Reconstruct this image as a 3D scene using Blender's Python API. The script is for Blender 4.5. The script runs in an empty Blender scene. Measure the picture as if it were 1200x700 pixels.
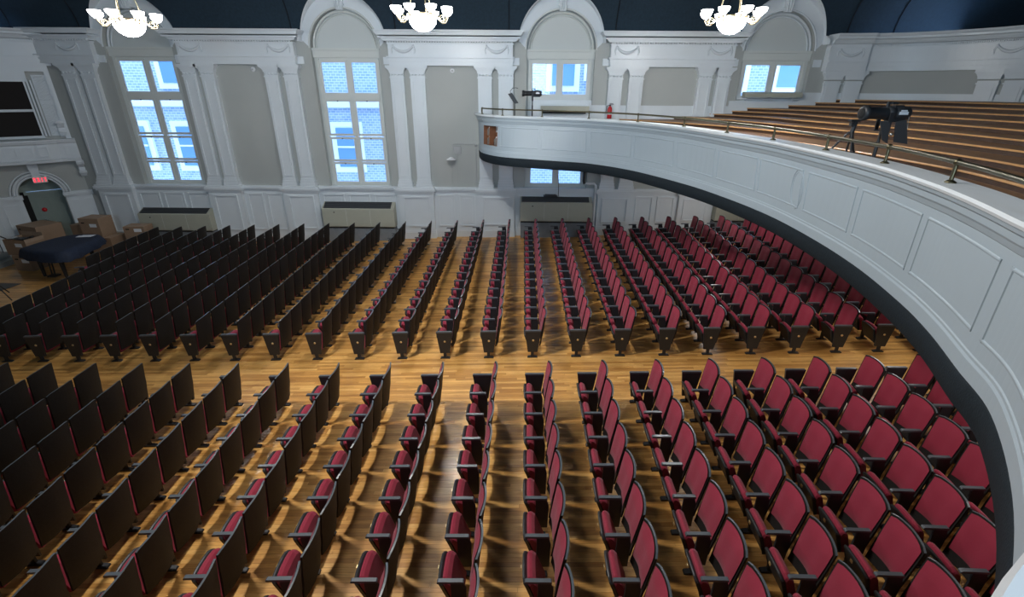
import bpy, math, random
from math import sin, cos, pi, radians, sqrt, atan2, asin, hypot
from mathutils import Vector, Matrix
random.seed(4)
SC = bpy.context.scene
COL = SC.collection
# ------------------------------------------------------------------ camera
PITCH, YAW, ROLL, EYE = radians(23.68), radians(-0.605), radians(0.415), 5.16
fw = Vector((sin(YAW)*cos(PITCH), cos(YAW)*cos(PITCH), -sin(PITCH)))
rt = Vector((cos(YAW), -sin(YAW), 0)); up = rt.cross(fw)
Rv = rt*cos(ROLL)+up*sin(ROLL); Uv = -rt*sin(ROLL)+up*cos(ROLL)
cd = bpy.data.cameras.new('camera'); cam = bpy.data.objects.new('camera', cd); COL.objects.link(cam)
cd.sensor_width = 36; cd.lens = 558/1200*36; cd.clip_start = .02; cd.clip_end = 200
m = Matrix((Rv, Uv, -fw)).transposed().to_4x4(); m.translation = (0, 0, EYE); cam.matrix_world = m
SC.camera = cam
# ------------------------------------------------------------------ sky, lamps, exposure
W = bpy.data.worlds.new('sky'); SC.world = W; W.use_nodes = True
bg = W.node_tree.nodes['Background']; bg.inputs[0].default_value = (.47, .67, 1, 1); bg.inputs[1].default_value = 2.9
SC.view_settings.view_transform = 'Standard'; SC.view_settings.look = 'None'
SC.view_settings.exposure = 0.85; SC.view_settings.gamma = 1
def lamp(name, loc, power, radius, color=(1, .98, .95)):
    l = bpy.data.lights.new(name, 'POINT'); l.energy = power; l.shadow_soft_size = radius; l.color = color
    o = bpy.data.objects.new(name, l); COL.objects.link(o); o.location = loc; return o
WX, DAY_FILL, FILL_SPOT = (-5.83, 1.38), 150, 1500
# added fill spot high on the stage side aimed at the seats, and small lamps under the balcony
def spot(name, loc, aim, power, deg):
    l = bpy.data.lights.new(name, 'SPOT'); l.energy = power; l.spot_size = radians(deg); l.spot_blend = .8; l.shadow_soft_size = .55; l.color = (1, .97, .93)
    o = bpy.data.objects.new(name, l); COL.objects.link(o); o.location = loc
    o.rotation_euler = (Vector(aim)-Vector(loc)).to_track_quat('-Z', 'Y').to_euler(); return o
spot('house_light', (-4.6, 6.0, 9.7), (1.5, 5.0, 0), FILL_SPOT, 105); lamp('vault_lamp', (-2.8, 8.4, 9.9), 240, .5)  # spot and vault light are unseen, added to light seats and floor
for x, y in ((6.6, 15.2), (8.2, 9.5), (7.0, 4.2)): lamp('under_balcony_lamp', (x, y, 2.75), 36, .4)
# added area lights for daylight from unseen windows on the camera's own side
for x in WX:
    l = bpy.data.lights.new('window_daylight', 'AREA'); l.shape = 'RECTANGLE'; l.size = 2.0; l.size_y = 3.6; l.spread = radians(120); l.energy = DAY_FILL; l.color = (.58, .79, 1)
    o = bpy.data.objects.new('window_daylight', l); COL.objects.link(o); o.location = (x, -3.3, 5.3); o.rotation_euler = (radians(90), 0, 0)
BOWL, CUP = 72.0, 9.0
# ------------------------------------------------------------------ materials
def mat(name, color, rough=.5, metal=0, noise=0, nscale=8, bump=0, bscale=60, emit=0, spec=.5, sheen=0, coat=0):
    m = bpy.data.materials.new(name); m.use_nodes = True; nt = m.node_tree; b = nt.nodes['Principled BSDF']
    b.inputs['Roughness'].default_value = rough; b.inputs['Metallic'].default_value = metal
    b.inputs['Specular IOR Level'].default_value = spec
    b.inputs['Base Color'].default_value = (*color, 1)
    b.inputs['Sheen Weight'].default_value = sheen
    b.inputs['Coat Weight'].default_value = coat
    tc = nt.nodes.new('ShaderNodeTexCoord')
    if noise:
        n = nt.nodes.new('ShaderNodeTexNoise'); n.inputs['Scale'].default_value = nscale; n.inputs['Detail'].default_value = 4
        nt.links.new(tc.outputs['Object'], n.inputs['Vector'])
        mx = nt.nodes.new('ShaderNodeMix'); mx.data_type = 'RGBA'
        mx.inputs[6].default_value = (*[c*(1-noise) for c in color], 1); mx.inputs[7].default_value = (*[min(1, c*(1+noise)) for c in color], 1)
        nt.links.new(n.outputs['Fac'], mx.inputs[0]); nt.links.new(mx.outputs[2], b.inputs['Base Color'])
    if bump:
        n = nt.nodes.new('ShaderNodeTexNoise'); n.inputs['Scale'].default_value = bscale
        nt.links.new(tc.outputs['Object'], n.inputs['Vector'])
        bp = nt.nodes.new('ShaderNodeBump'); bp.inputs['Strength'].default_value = bump; bp.inputs['Distance'].default_value = .01
        nt.links.new(n.outputs['Fac'], bp.inputs['Height']); nt.links.new(bp.outputs['Normal'], b.inputs['Normal'])
    if emit:
        b.inputs['Emission Color'].default_value = (*color, 1); b.inputs['Emission Strength'].default_value = emit
    return m
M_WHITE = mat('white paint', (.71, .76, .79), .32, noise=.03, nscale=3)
M_FIELD = mat('greige wall paint', (.44, .46, .44), .6, noise=.04, nscale=1.5)
M_TYMP = mat('pale arch panel', (.62, .66, .65), .6)
M_FRAME = mat('window frame paint', (.66, .69, .66), .45)
M_BALC = mat('balcony white paint', (.37, .44, .49), .45, noise=.03, nscale=2)  # white paint with the front's dimmer, bluish light put into the colour
M_NAVY = mat('navy acoustic ceiling', (.014, .033, .052), .85, noise=.35, nscale=14, bump=.5, bscale=40)
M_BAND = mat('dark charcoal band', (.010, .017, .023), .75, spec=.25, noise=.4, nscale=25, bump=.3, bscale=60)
M_SEAM = mat('ceiling seam', (.008, .013, .02), .9)
M_RED = mat('burgundy upholstery', (.31, .016, .045), .8, noise=.22, nscale=120, bump=.25, bscale=260, sheen=.15)
M_SHELL = mat('dark brown seat shell', (.019, .017, .016), .62, spec=.3, noise=.4, nscale=30, bump=.2, bscale=150)
M_BLACK = mat('black painted iron', (.022, .024, .027), .45)
M_ARM = mat('black armrest', (.085, .10, .115), .32)
M_BRASS = mat('brass', (.95, .76, .42), .45, metal=1)
M_RAIL = mat('aged brass rail', (.15, .135, .085), .38, metal=1, noise=.25, nscale=20)
M_RISER = mat('dark stained riser', (.05, .023, .012), .5, noise=.5, nscale=9)  # shade on the step fronts put into the colour
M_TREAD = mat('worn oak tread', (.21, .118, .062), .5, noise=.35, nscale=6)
M_NOSE = mat('worn oak nosing', (.62, .34, .14), .35, noise=.3, nscale=8)  # lighter strip paints the light caught by the step edges
M_FLAP = mat('dark grey sheet metal', (.05, .05, .052), .6)
M_HEAT = mat('beige heater enamel', (.44, .44, .36), .45, noise=.04)
M_GRILLE = mat('dark heater grille', (.05, .055, .06), .5)
M_STONE = mat('grey plinth', (.22, .24, .26), .8, noise=.2, nscale=6)
M_CARD = mat('cardboard', (.30, .20, .13), .75, noise=.12, nscale=5)
M_CARD2 = mat('cardboard flap', (.36, .255, .175), .75, noise=.12, nscale=5)
M_LABEL = mat('white paper label', (.78, .80, .82), .6)
M_QUILT = mat('navy quilted cover', (.011, .019, .042), .75, noise=.5, nscale=9, bump=1, bscale=16)
M_DOOR = mat('grey green door paint', (.24, .29, .26), .5)
M_DARK = mat('dark opening', (.012, .012, .012), .9)
M_SCREEN = mat('black speaker cloth', (.016, .013, .012), .9, noise=.2, nscale=40)
M_SUBFLOOR = mat('floor joints', (.05, .028, .014), .8)
M_GOLD = mat('pale gilt brass', (.85, .72, .48), .3, metal=1)
M_CHROME = mat('grey metal', (.5, .5, .5), .35, metal=1)
M_EXT = mat('red enamel', (.55, .015, .02), .3)
M_PLAST = mat('grey plastic', (.45, .46, .46), .5)
M_STEP = mat('grey stage step', (.34, .37, .37), .6)
M_MAT = mat('grey floor mat', (.10, .10, .10), .9)
M_SIDE = mat('unlit hall wall paint', (.30, .30, .29), .8)
M_SIGN = mat('exit sign case', (.70, .76, .72), .4)
M_LETTER = mat('red lit letters', (1, .015, .05), .4, emit=1.1)
M_PIPE = mat('white painted pipe', (.72, .74, .76), .35)
M_BOTTLE = mat('grey plastic bottle', (.17, .155, .14), .5, noise=.4, nscale=20)
M_NICHE = mat('niche wood', (.24, .10, .05), .5, noise=.3, nscale=10)
M_GLOW = mat('lit glass bowl', (.99, 1, 1), .3, emit=BOWL)
M_GLOW_L = mat('dimmer lit glass bowl', (.99, 1, 1), .3, emit=BOWL*.55)
M_GLOW2 = mat('lit glass cup', (1, .97, .93), .3, emit=CUP)
def glass():
    m = bpy.data.materials.new('window glass'); m.use_nodes = True; nt = m.node_tree; nt.nodes.clear()
    o = nt.nodes.new('ShaderNodeOutputMaterial'); t = nt.nodes.new('ShaderNodeBsdfTransparent'); g = nt.nodes.new('ShaderNodeBsdfGlossy')
    g.inputs['Roughness'].default_value = .05; f = nt.nodes.new('ShaderNodeFresnel'); f.inputs[0].default_value = 1.3
    t.inputs[0].default_value = (.93, .97, 1, 1)
    mx = nt.nodes.new('ShaderNodeMixShader'); nt.links.new(f.outputs[0], mx.inputs[0]); nt.links.new(t.outputs[0], mx.inputs[1]); nt.links.new(g.outputs[0], mx.inputs[2])
    nt.links.new(mx.outputs[0], o.inputs[0]); return m
M_GLASS = glass()
def boards_mat():
    m = bpy.data.materials.new('varnished oak strip'); m.use_nodes = True; nt = m.node_tree; b = nt.nodes['Principled BSDF']
    g = nt.nodes.new('ShaderNodeNewGeometry'); r = nt.nodes.new('ShaderNodeValToRGB')
    e = r.color_ramp.elements
    e[0].position = 0; e[0].color = (.48, .225, .055, 1); e[1].position = 1; e[1].color = (.82, .47, .145, 1)
    k = e.new(.5); k.color = (.68, .35, .092, 1)
    nt.links.new(g.outputs['Random Per Island'], r.inputs[0])
    tc = nt.nodes.new('ShaderNodeTexCoord'); mp = nt.nodes.new('ShaderNodeMapping'); mp.inputs['Scale'].default_value = (3, 40, 3)
    n = nt.nodes.new('ShaderNodeTexNoise'); n.inputs['Scale'].default_value = 2; n.inputs['Detail'].default_value = 5
    nt.links.new(tc.outputs['Object'], mp.inputs[0]); nt.links.new(mp.outputs[0], n.inputs['Vector'])
    n2 = nt.nodes.new('ShaderNodeTexNoise'); n2.inputs['Scale'].default_value = 1.3; nt.links.new(tc.outputs['Object'], n2.inputs['Vector'])
    r2 = nt.nodes.new('ShaderNodeValToRGB'); r2.color_ramp.elements[0].color = (.62, .58, .54, 1); r2.color_ramp.elements[1].color = (1.12, 1.12, 1.12, 1)
    r2.color_ramp.elements[0].position = .3; r2.color_ramp.elements[1].position = .65
    ad = nt.nodes.new('ShaderNodeMath'); ad.operation = 'ADD'; hf = nt.nodes.new('ShaderNodeMath'); hf.operation = 'MULTIPLY'; hf.inputs[1].default_value = .5
    nt.links.new(n.outputs['Fac'], ad.inputs[0]); nt.links.new(n2.outputs['Fac'], ad.inputs[1]); nt.links.new(ad.outputs[0], hf.inputs[0]); nt.links.new(hf.outputs[0], r2.inputs[0])
    mx = nt.nodes.new('ShaderNodeMix'); mx.data_type = 'RGBA'; mx.blend_type = 'MULTIPLY'; mx.inputs[0].default_value = 1
    nt.links.new(r.outputs[0], mx.inputs[6]); nt.links.new(r2.outputs[0], mx.inputs[7]); nt.links.new(mx.outputs[2], b.inputs['Base Color'])
    b.inputs['Roughness'].default_value = .36; b.inputs['Coat Weight'].default_value = .12; b.inputs['Coat Roughness'].default_value = .15
    return m
M_BOARD = boards_mat()
def brick_mat():
    m = bpy.data.materials.new('pale street brick'); m.use_nodes = True; nt = m.node_tree; b = nt.nodes['Principled BSDF']
    tc = nt.nodes.new('ShaderNodeTexCoord'); mp = nt.nodes.new('ShaderNodeMapping'); mp.inputs['Rotation'].default_value = (pi/2, 0, 0)
    br = nt.nodes.new('ShaderNodeTexBrick'); br.inputs['Scale'].default_value = 2.2
    br.inputs['Color1'].default_value = (.40, .48, .60, 1); br.inputs['Color2'].default_value = (.27, .38, .54, 1); br.inputs['Mortar'].default_value = (.62, .68, .75, 1)
    br.inputs['Mortar Size'].default_value = .03
    nt.links.new(tc.outputs['Object'], mp.inputs[0]); nt.links.new(mp.outputs[0], br.inputs['Vector']); nt.links.new(br.outputs['Color'], b.inputs['Base Color'])
    b.inputs['Roughness'].default_value = .9; return m
M_BRICK = brick_mat()
M_OUTWHITE = mat('pale stone trim', (.84, .88, .92), .8)
M_OUTGLASS = mat('far window glass', (.18, .34, .55), .2)
M_STREET = mat('pale street', (.6, .62, .65), .9)
# ------------------------------------------------------------------ mesh building
class MB:
    def __init__(s): s.v = []; s.f = []; s.mi = []; s.sm = []
    def add(s, vs, fs, mi=0, smooth=False):
        o = len(s.v); s.v += [tuple(p) for p in vs]; s.f += [tuple(i+o for i in f) for f in fs]
        s.mi += [mi]*len(fs); s.sm += [smooth]*len(fs)
    def box(s, x0, x1, y0, y1, z0, z1, mi=0, T=None):
        vs = [(x, y, z) for z in (z0, z1) for x, y in ((x0, y0), (x1, y0), (x1, y1), (x0, y1))]
        if T: vs = [T(p) for p in vs]
        s.add(vs, [(3, 2, 1, 0), (4, 5, 6, 7), (0, 1, 5, 4), (1, 2, 6, 5), (2, 3, 7, 6), (3, 0, 4, 7)], mi)
    def prism(s, prof, y0, y1, mi=0, T=None):       # polygon in x,z extruded along y
        n = len(prof); vs = [(x, y0, z) for x, z in prof]+[(x, y1, z) for x, z in prof]
        if T: vs = [T(p) for p in vs]
        s.add(vs, [tuple(range(n)), tuple(range(2*n-1, n-1, -1))]+[(i, i+n, (i+1) % n+n, (i+1) % n) for i in range(n)], mi)
    def tube(s, path, r, n=8, mi=0, caps=True):
        path = [Vector(p) for p in path]; rr = r if isinstance(r, (list, tuple)) else [r]*len(path)
        rings = []; ref = None
        for i, p in enumerate(path):
            d = (path[min(i+1, len(path)-1)]-path[max(i-1, 0)]).normalized()
            if ref is None: ref = Vector((0, 0, 1)) if abs(d.z) < .9 else Vector((1, 0, 0))
            a = d.cross(ref).normalized(); b = a.cross(d).normalized(); ref = b
            rings.append([p+(a*cos(2*pi*k/n)+b*sin(2*pi*k/n))*rr[i] for k in range(n)])
        vs = [q for R in rings for q in R]
        fs = [(i*n+k, i*n+(k+1) % n, (i+1)*n+(k+1) % n, (i+1)*n+k) for i in range(len(path)-1) for k in range(n)]
        s.add(vs, fs, mi, True)
        if caps: s.add(rings[0], [tuple(range(n))], mi); s.add(rings[-1], [tuple(range(n-1, -1, -1))], mi)
    def lathe(s, prof, n=16, c=(0, 0, 0), mi=0, smooth=True, T=None):
        vs = [(c[0]+r*cos(2*pi*k/n), c[1]+r*sin(2*pi*k/n), c[2]+z) for r, z in prof for k in range(n)]
        if T: vs = [T(p) for p in vs]
        s.add(vs, [(i*n+k, i*n+(k+1) % n, (i+1)*n+(k+1) % n, (i+1)*n+k) for i in range(len(prof)-1) for k in range(n)], mi, smooth)
        for j, rev in ((0, True), (len(prof)-1, False)):
            if prof[j][0] > 1e-4:
                idx = [j*n+k for k in range(n)]; s.add([vs[i] for i in idx], [tuple(range(n))[::-1] if rev else tuple(range(n))], mi)
    def sweep(s, path, nor, prof, mi=0, closed=True, smooth=False, ends=True):    # prof: (out, z) list; path: (x,y); nor: (nx,ny)
        k = len(prof); vs = [(p[0]+n[0]*o, p[1]+n[1]*o, z) for p, n in zip(path, nor) for o, z in prof]
        kk = k if closed else k-1
        s.add(vs, [(i*k+j, i*k+(j+1) % k, (i+1)*k+(j+1) % k, (i+1)*k+j) for i in range(len(path)-1) for j in range(kk)], mi, smooth)
        if closed and ends: s.add(vs[:k], [tuple(range(k))], mi); s.add(vs[-k:], [tuple(range(k-1, -1, -1))], mi)
    def grid(s, rows, mi=0, smooth=True):
        n = len(rows[0]); vs = [p for r in rows for p in r]
        s.add(vs, [(i*n+j, i*n+j+1, (i+1)*n+j+1, (i+1)*n+j) for i in range(len(rows)-1) for j in range(n-1)], mi, smooth)
    def mesh(s, name, mats):
        me = bpy.data.meshes.new(name); me.from_pydata(s.v, [], s.f)
        for m in (mats if isinstance(mats, (list, tuple)) else [mats]): me.materials.append(m)
        me.polygons.foreach_set('material_index', s.mi); me.polygons.foreach_set('use_smooth', s.sm); me.update(); return me
    def build(s, name, mats, parent=None, kind=None, **props):
        o = bpy.data.objects.new(name, s.mesh(name, mats)); COL.objects.link(o)
        if parent is not None: o.parent = parent
        if kind: o['kind'] = kind
        for k, v in props.items(): o[k] = v
        return o
def tag(o, label, cat, group=None):
    o['label'] = label; o['category'] = cat
    if group: o['group'] = group
    return o
def empty(name, loc=(0, 0, 0), kind=None):
    o = bpy.data.objects.new(name, None); COL.objects.link(o); o.location = loc; o.empty_display_size = .1
    if kind: o['kind'] = kind
    return o
def thing(name, label, cat, loc=(0, 0, 0), group=None): return tag(empty(name, loc), label, cat, group)
def spline(pts, per=6):
    out = []; P = [Vector(p) for p in pts]
    for i in range(len(P)-1):
        a, b, c, d = P[max(i-1, 0)], P[i], P[i+1], P[min(i+2, len(P)-1)]
        for k in range(per):
            t = k/per; out.append(.5*((2*b)+(c-a)*t+(2*a-5*b+4*c-d)*t*t+(3*b-a-3*c+d)*t**3))
    out.append(P[-1]); return out
SLOPE = .03                                       # the hall floor rakes up away from the stage
def fl(x): return SLOPE*x
# ------------------------------------------------------------------ floor
YW = 17.9                                         # the window wall
f = MB(); f.add([(-23, -3.5, fl(-23)-.012), (15, -3.5, fl(15)-.012), (15, 18.6, fl(15)-.012), (-23, 18.6, fl(-23)-.012)], [(0, 1, 2, 3)])
floor = f.build('floor', M_SUBFLOOR, kind='structure')
f = MB(); bw = .062; y = .4
while y < 18.4:
    x = -20-random.random()
    while x < 11:
        L = random.uniform(.5, 1.7); a, b = x+.001, x+L-.001; c, d = y+.0012, y+bw-.0012; h = random.uniform(-.0006, .0006)
        f.add([(a, c, fl(a)-.012), (b, c, fl(b)-.012), (b, d, fl(b)-.012), (a, d, fl(a)-.012), (a, c, fl(a)+h), (b, c, fl(b)+h), (b, d, fl(b)+h), (a, d, fl(a)+h)],
              [(4, 5, 6, 7), (0, 1, 5, 4), (1, 2, 6, 5), (2, 3, 7, 6), (3, 0, 4, 7)])
        x += L
    y += bw
f.build('floor_boards', M_BOARD, floor, kind='stuff')
# ------------------------------------------------------------------ window wall
WIN = [-12.84, -5.86, 1.39, 8.62]                 # window centres
AR, AZ = 1.15, 6.40                               # arch radius, springing height
SILL, WH = 1.86, 1.07
def arch_wall(mb, T, x0, x1, z0, z1, openings, mi=0):
    """flat wall in (x,z) with arched openings (cx, half width, sill, springing)"""
    def quad(a, b, c, d): mb.add([T(p) for p in (a, b, c, d)], [(0, 1, 2, 3)], mi)
    xs = x0
    for cx, r, sl, sp in openings:
        quad((xs, z0), (cx-r, z0), (cx-r, z1), (xs, z1)); quad((cx-r, z0), (cx+r, z0), (cx+r, sl), (cx-r, sl))
        n = 28; prev = (cx-r, sp)
        for k in range(1, n+1):
            a = pi-pi*k/n; cur = (cx+r*cos(a), sp+r*sin(a)); quad(prev, cur, (cur[0], z1), (prev[0], z1)); prev = cur
        xs = cx+r
    quad((xs, z0), (x1, z0), (x1, z1), (xs, z1))
wall = MB(); arch_wall(wall, lambda p: (p[0], YW, p[1]), -16.3, 10.3, -.9, 8.4, [(c, AR, SILL-.05, AZ) for c in WIN])
def reveal(mb, T, cx, r, sl, sp, d, mi=0):         # T(x, depth, z)
    pts = [(cx-r, sl), (cx-r, sp)]+[(cx+r*cos(pi-pi*k/28), sp+r*sin(pi-pi*k/28)) for k in range(1, 29)]+[(cx+r, sl)]
    for a, b in zip(pts, pts[1:]): mb.add([T(a[0], 0, a[1]), T(b[0], 0, b[1]), T(b[0], d, b[1]), T(a[0], d, a[1])], [(0, 1, 2, 3)], mi)
    a, b = pts[-1], pts[0]; mb.add([T(a[0], 0, a[1]), T(b[0], 0, b[1]), T(b[0], d, b[1]), T(a[0], d, a[1])], [(0, 1, 2, 3)], mi)
for c in WIN: reveal(wall, lambda x, d, z: (x, YW+d, z), c, AR, SILL-.05, AZ, .42)
wall_far = wall.build('wall_window_side', M_FIELD, kind='structure')
def frame_rect(mb, x0, x1, z0, z1, y, w=.045, t=.022, mi=0):   # a raised rectangular moulding facing -y
    mb.box(x0, x1, y-t, y, z1-w, z1, mi); mb.box(x0, x1, y-t, y, z0, z0+w, mi)
    mb.box(x0, x0+w, y-t, y, z0+w, z1-w, mi); mb.box(x1-w, x1, y-t, y, z0+w, z1-w, mi)
ZR, ZP = 1.84, 1.62                               # chair rail top, pedestal panel top
def pilaster(x0, x1, parent):
    mb = MB(); w = x1-x0; yb = YW-.15
    mb.box(x0-.05, x1+.05, yb-.06, YW, ZR, ZR+.10); mb.box(x0-.03, x1+.03, yb-.04, YW, ZR+.10, ZR+.20); mb.box(x0-.012, x1+.012, yb-.02, YW, ZR+.20, ZR+.27)
    mb.box(x0, x1, yb, YW, ZR+.27, 5.50); frame_rect(mb, x0+.06, x1-.06, ZR+.36, 5.42, yb, .035, .028)
    mb.box(x0-.02, x1+.02, yb-.025, YW, 5.50, 5.54); mb.box(x0, x1, yb, YW, 5.54, 5.66); mb.box(x0-.02, x1+.02, yb-.025, YW, 5.66, 5.69)
    for k in range(5):                            # flaring bell of the capital
        t = (k+1)/5; e = .02+.085*t**2; mb.box(x0-e, x1+e, yb-e, YW, 5.69+.026*k, 5.69+.026*(k+1))
    mb.box(x0-.12, x1+.12, yb-.12, YW, 5.82, 5.885)
    for k in range(4):
        cx = x0+w*(k+.5)/4; mb.lathe([(0, -.03), (.04, -.015), (.04, .015), (0, .03)], 8, (cx, yb-.01, 5.60))
    return mb.build('pilaster', M_WHITE, parent)
PAIRS = [((-15.6, -15.12), (-14.97, -14.47)), ((-11.46, -11.0), (-10.84, -10.38)), ((-8.66, -8.2), (-8.0, -7.52)), ((-4.38, -3.92), (-3.7, -3.2)),
         ((-1.4, -.93), (-.7, -.2)), ((3.03, 3.5), (3.73, 4.2)), ((6.05, 6.5), (6.67, 7.12)), ((10.32, 10.85), (11.03, 11.5))]
for pa in PAIRS[:7]:
    for a, b in pa: pilaster(a, b, wall_far)
    x0, x1 = pa[0][0]-.07, pa[1][1]+.07; mb = MB(); yb = YW-.2; z0 = fl(x0)-.03
    mb.box(x0, x1, yb, YW, z0, ZP); mb.box(x0-.05, x1+.05, yb-.05, YW, ZP, ZP+.07); mb.box(x0-.09, x1+.09, yb-.09, YW, ZP+.07, ZR-.06); mb.box(x0-.06, x1+.06, yb-.06, YW, ZR-.06, ZR)
    mb.box(x0-.03, x1+.03, yb-.04, YW, z0, z0+.30); mb.box(x0-.015, x1+.015, yb-.02, YW, z0+.30, z0+.36)
    frame_rect(mb, x0+.17, x1-.17, z0+.52, ZP-.12, yb, .055, .042)
    mb.build('pedestal', M_WHITE, wall_far)
# wainscot runs between the pedestals
SPANS = [(-14.4, -11.53, 3), (-10.3, -8.73, 2), (-7.45, -4.45, 3), (-3.13, -1.47, 2), (-.13, 2.96, 3), (4.27, 5.98, 2), (7.19, 10.25, 3)]
for x0, x1, n in SPANS:
    mb = MB(); y0 = YW-.05; z0 = fl(x0)-.03
    mb.box(x0, x1, y0, YW, z0, ZP+.05); mb.box(x0, x1, y0-.05, YW, ZP+.05, ZP+.10); mb.box(x0, x1, y0-.09, YW, ZP+.10, ZR-.05); mb.box(x0, x1, y0-.06, YW, ZR-.05, ZR-.01)
    mb.box(x0, x1, y0-.03, YW, z0, z0+.30); mb.box(x0, x1, y0-.015, YW, z0+.3, z0+.35)
    run = mb.build('wainscot', M_WHITE, wall_far)
    w = (x1-x0-.1)/n
    for k in range(n):
        mb = MB(); a = x0+.05+w*k; frame_rect(mb, a+.08, a+w-.08, z0+.48, ZP-.08, y0, .05, .038)
        mb.box(a+.2, a+w-.2, y0-.008, y0, z0+.6, ZP-.2); mb.build('wainscot_panel', M_WHITE, run)
# entablatures with cornice, dentils and swags
def swag(cx, hw, z, T, parent):
    mb = MB(); pts = []; rr = []
    for k in range(13):
        t = -1+k/6; pts.append(T(cx+hw*t, .03, z-.17*(1-t*t))); rr.append(.024+.028*(1-t*t))
    mb.tube(pts, rr, 6)
    for s in (-1, 1):
        mb.tube([T(cx+s*hw, .03, z+.02), T(cx+s*(hw+.05), .03, z-.1), T(cx+s*(hw+.03), .03, z-.22)], [.03, .022, .01], 6)
        mb.lathe([(.0, -.03), (.035, -.01), (.035, .01), (0, .03)], 8, T(cx+s*hw, .035, z+.02))
    mb.build('swag', M_WHITE, parent)
def entablature(x0, x1, swags, ends=(True, True)):
    mb = MB(); e0, e1 = (1 if ends[0] else 0), (1 if ends[1] else 0)
    def layer(z0, z1, d, ov): mb.box(x0-ov*e0, x1+ov*e1, YW-d, YW, z0, z1)
    layer(5.885, 6.0, .20, .0); layer(6.0, 6.11, .22, .02); layer(6.11, 6.16, .27, .06)
    layer(6.16, 6.52, .20, .0); layer(6.52, 6.56, .23, .03)
    for k, (z, d) in enumerate(((6.62, .30), (6.655, .34), (6.69, .37), (6.72, .46), (6.80, .49), (6.83, .52), (6.86, .55), (6.905, .58))):
        layer(6.60 if k == 0 else z-.04, z, d, (d-.2)*.95)
    ent = mb.build('entablature', M_WHITE, wall_far)
    mb = MB(); x = x0
    while x < x1-.03: mb.box(x, x+.05, YW-.29, YW-.2, 6.555, 6.605); x += .085
    mb.build('dentil_course', M_WHITE, ent, kind='stuff')
    for cx in swags: swag(cx, .34, 6.46, lambda x, d, z: (x, YW-.2-d, z), ent)
entablature(-16.3, -14.3, [-15.05], (False, True)); entablature(-11.42, -7.5, [-10.95, -8.0]); entablature(-4.36, -.22, [-3.85, -.75])
entablature(3.02, 7.1, [3.55, 6.6])
for x in (-14.16, -11.52, -7.4, -4.46, -.12, 2.92, 7.2, 9.95):
    mb = MB(); mb.box(x-.12, x+.12, YW-.06, YW, 5.92, 6.14); mb.build('wall_block', M_WHITE, wall_far)
# upper dado behind the balcony seats
for x0, x1, zt in ((2.4, 7.25, 4.69), (7.25, 7.5, 4.86), (7.5, 9.6, 4.86), (9.6, 10.3, 5.14)):
    mb = MB(); mb.box(x0, x1, YW-.03, YW+.02, 3.6, zt); mb.build('upper_dado', M_WHITE, wall_far)
# windows
COLS = ((-.95, -.09), (.09, .95)); ROWS = ((5.02, 5.98), (3.66, 4.74), (2.76, 3.48), (1.96, 2.60))
for wi, c in enumerate(WIN):
    w = empty('window_%d' % (wi+1), (c, YW, SILL), 'structure')
    def P(mb, name, m, par=w): 
        o = mb.build(name, m, par); o.location = (-c, -YW, -SILL) if par is w else (0, 0, 0); return o
    mb = MB(); y0, y1 = YW+.20, YW+.30
    mb.box(c-AR, c-.98, y0, y1, SILL-.05, 6.12); mb.box(c+.98, c+AR, y0, y1, SILL-.05, 6.12)
    mb.box(c-.98, c+.98, y0, y1, SILL-.05, 1.93); mb.box(c-.98, c+.98, y0, y1, 6.0, 6.12); mb.box(c-.98, c+.98, y0-.05, y1, 4.78, 4.97)
    mb.box(c-.07, c+.07, y0-.02, y1, 1.93, 6.0)
    for s in (-1, 1): mb.box(c+s*1.03-.04, c+s*1.03+.04, y0-.05, y0, SILL, 6.1)
    P(mb, 'window_frame', M_FRAME)
    mb = MB(); mb.box(c-AR, c+AR, y0-.08, y1, 6.12, 6.34); mb.box(c-AR, c+AR, y0-.13, y1, 6.34, 6.41); P(mb, 'transom', M_FRAME)
    mb = MB(); n = 24; pts = [(c-AR, 6.40)]+[(c+AR*cos(pi-pi*k/n), AZ+AR*sin(pi-pi*k/n)) for k in range(n+1)]+[(c+AR, 6.40)]
    mb.add([(x, YW+.22, z) for x, z in pts], [tuple(range(len(pts)))]); P(mb, 'tympanum', M_TYMP)
    mb = MB()
    for rad, yy, d in ((AR-.06, YW+.17, .04), (AR-.14, YW+.20, .025), (AR+.03, YW, .028)):
        mb.tube([(c+rad*cos(pi*k/28), yy, AZ+rad*sin(pi*k/28)) for k in range(29)], d, 6)
    P(mb, 'arch_moulding', M_WHITE if wi in (0, 3) else M_FRAME)
    mb = MB(); mb.prism([(-.10, 7.50), (.10, 7.50), (.16, 7.86), (-.16, 7.86)], YW-.12, YW+.05, T=lambda p: (p[0]+c, p[1], p[2]))
    for s in (-.06, 0, .06): mb.tube([(c+s, YW-.13, 7.52), (c+s*1.3, YW-.15, 7.7), (c+s*1.5, YW-.13, 7.86)], .03, 6)
    mb.box(c-.15, c+.15, YW-.16, YW, 7.63, 7.67)
    P(mb, 'keystone', M_WHITE)
    mb = MB(); mb.box(c-1.25, c+1.25, YW-.16, YW+.3, SILL-.10, SILL-.04); P(mb, 'window_sill', M_WHITE)
    for ri, (z0, z1) in enumerate(ROWS):
        for x0, x1 in COLS:
            mb = MB(); a, b = c+x0, c+x1
            frame_rect(mb, a-.05, b+.05, z0-.07, z1+.07, y0+.02, .075, .05); sash = P(mb, 'sash', M_FRAME)
            mb = MB(); mb.box(a, b, y0+.035, y0+.041, z0, z1); mb.build('pane', M_GLASS, sash)
            if ri in (1, 2, 3):
                mb = MB(); mb.box((a+b)/2-.02, (a+b)/2+.02, y0-.055, y0-.03, z1+.0, z1+.03); mb.build('latch', M_BLACK, sash)
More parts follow.
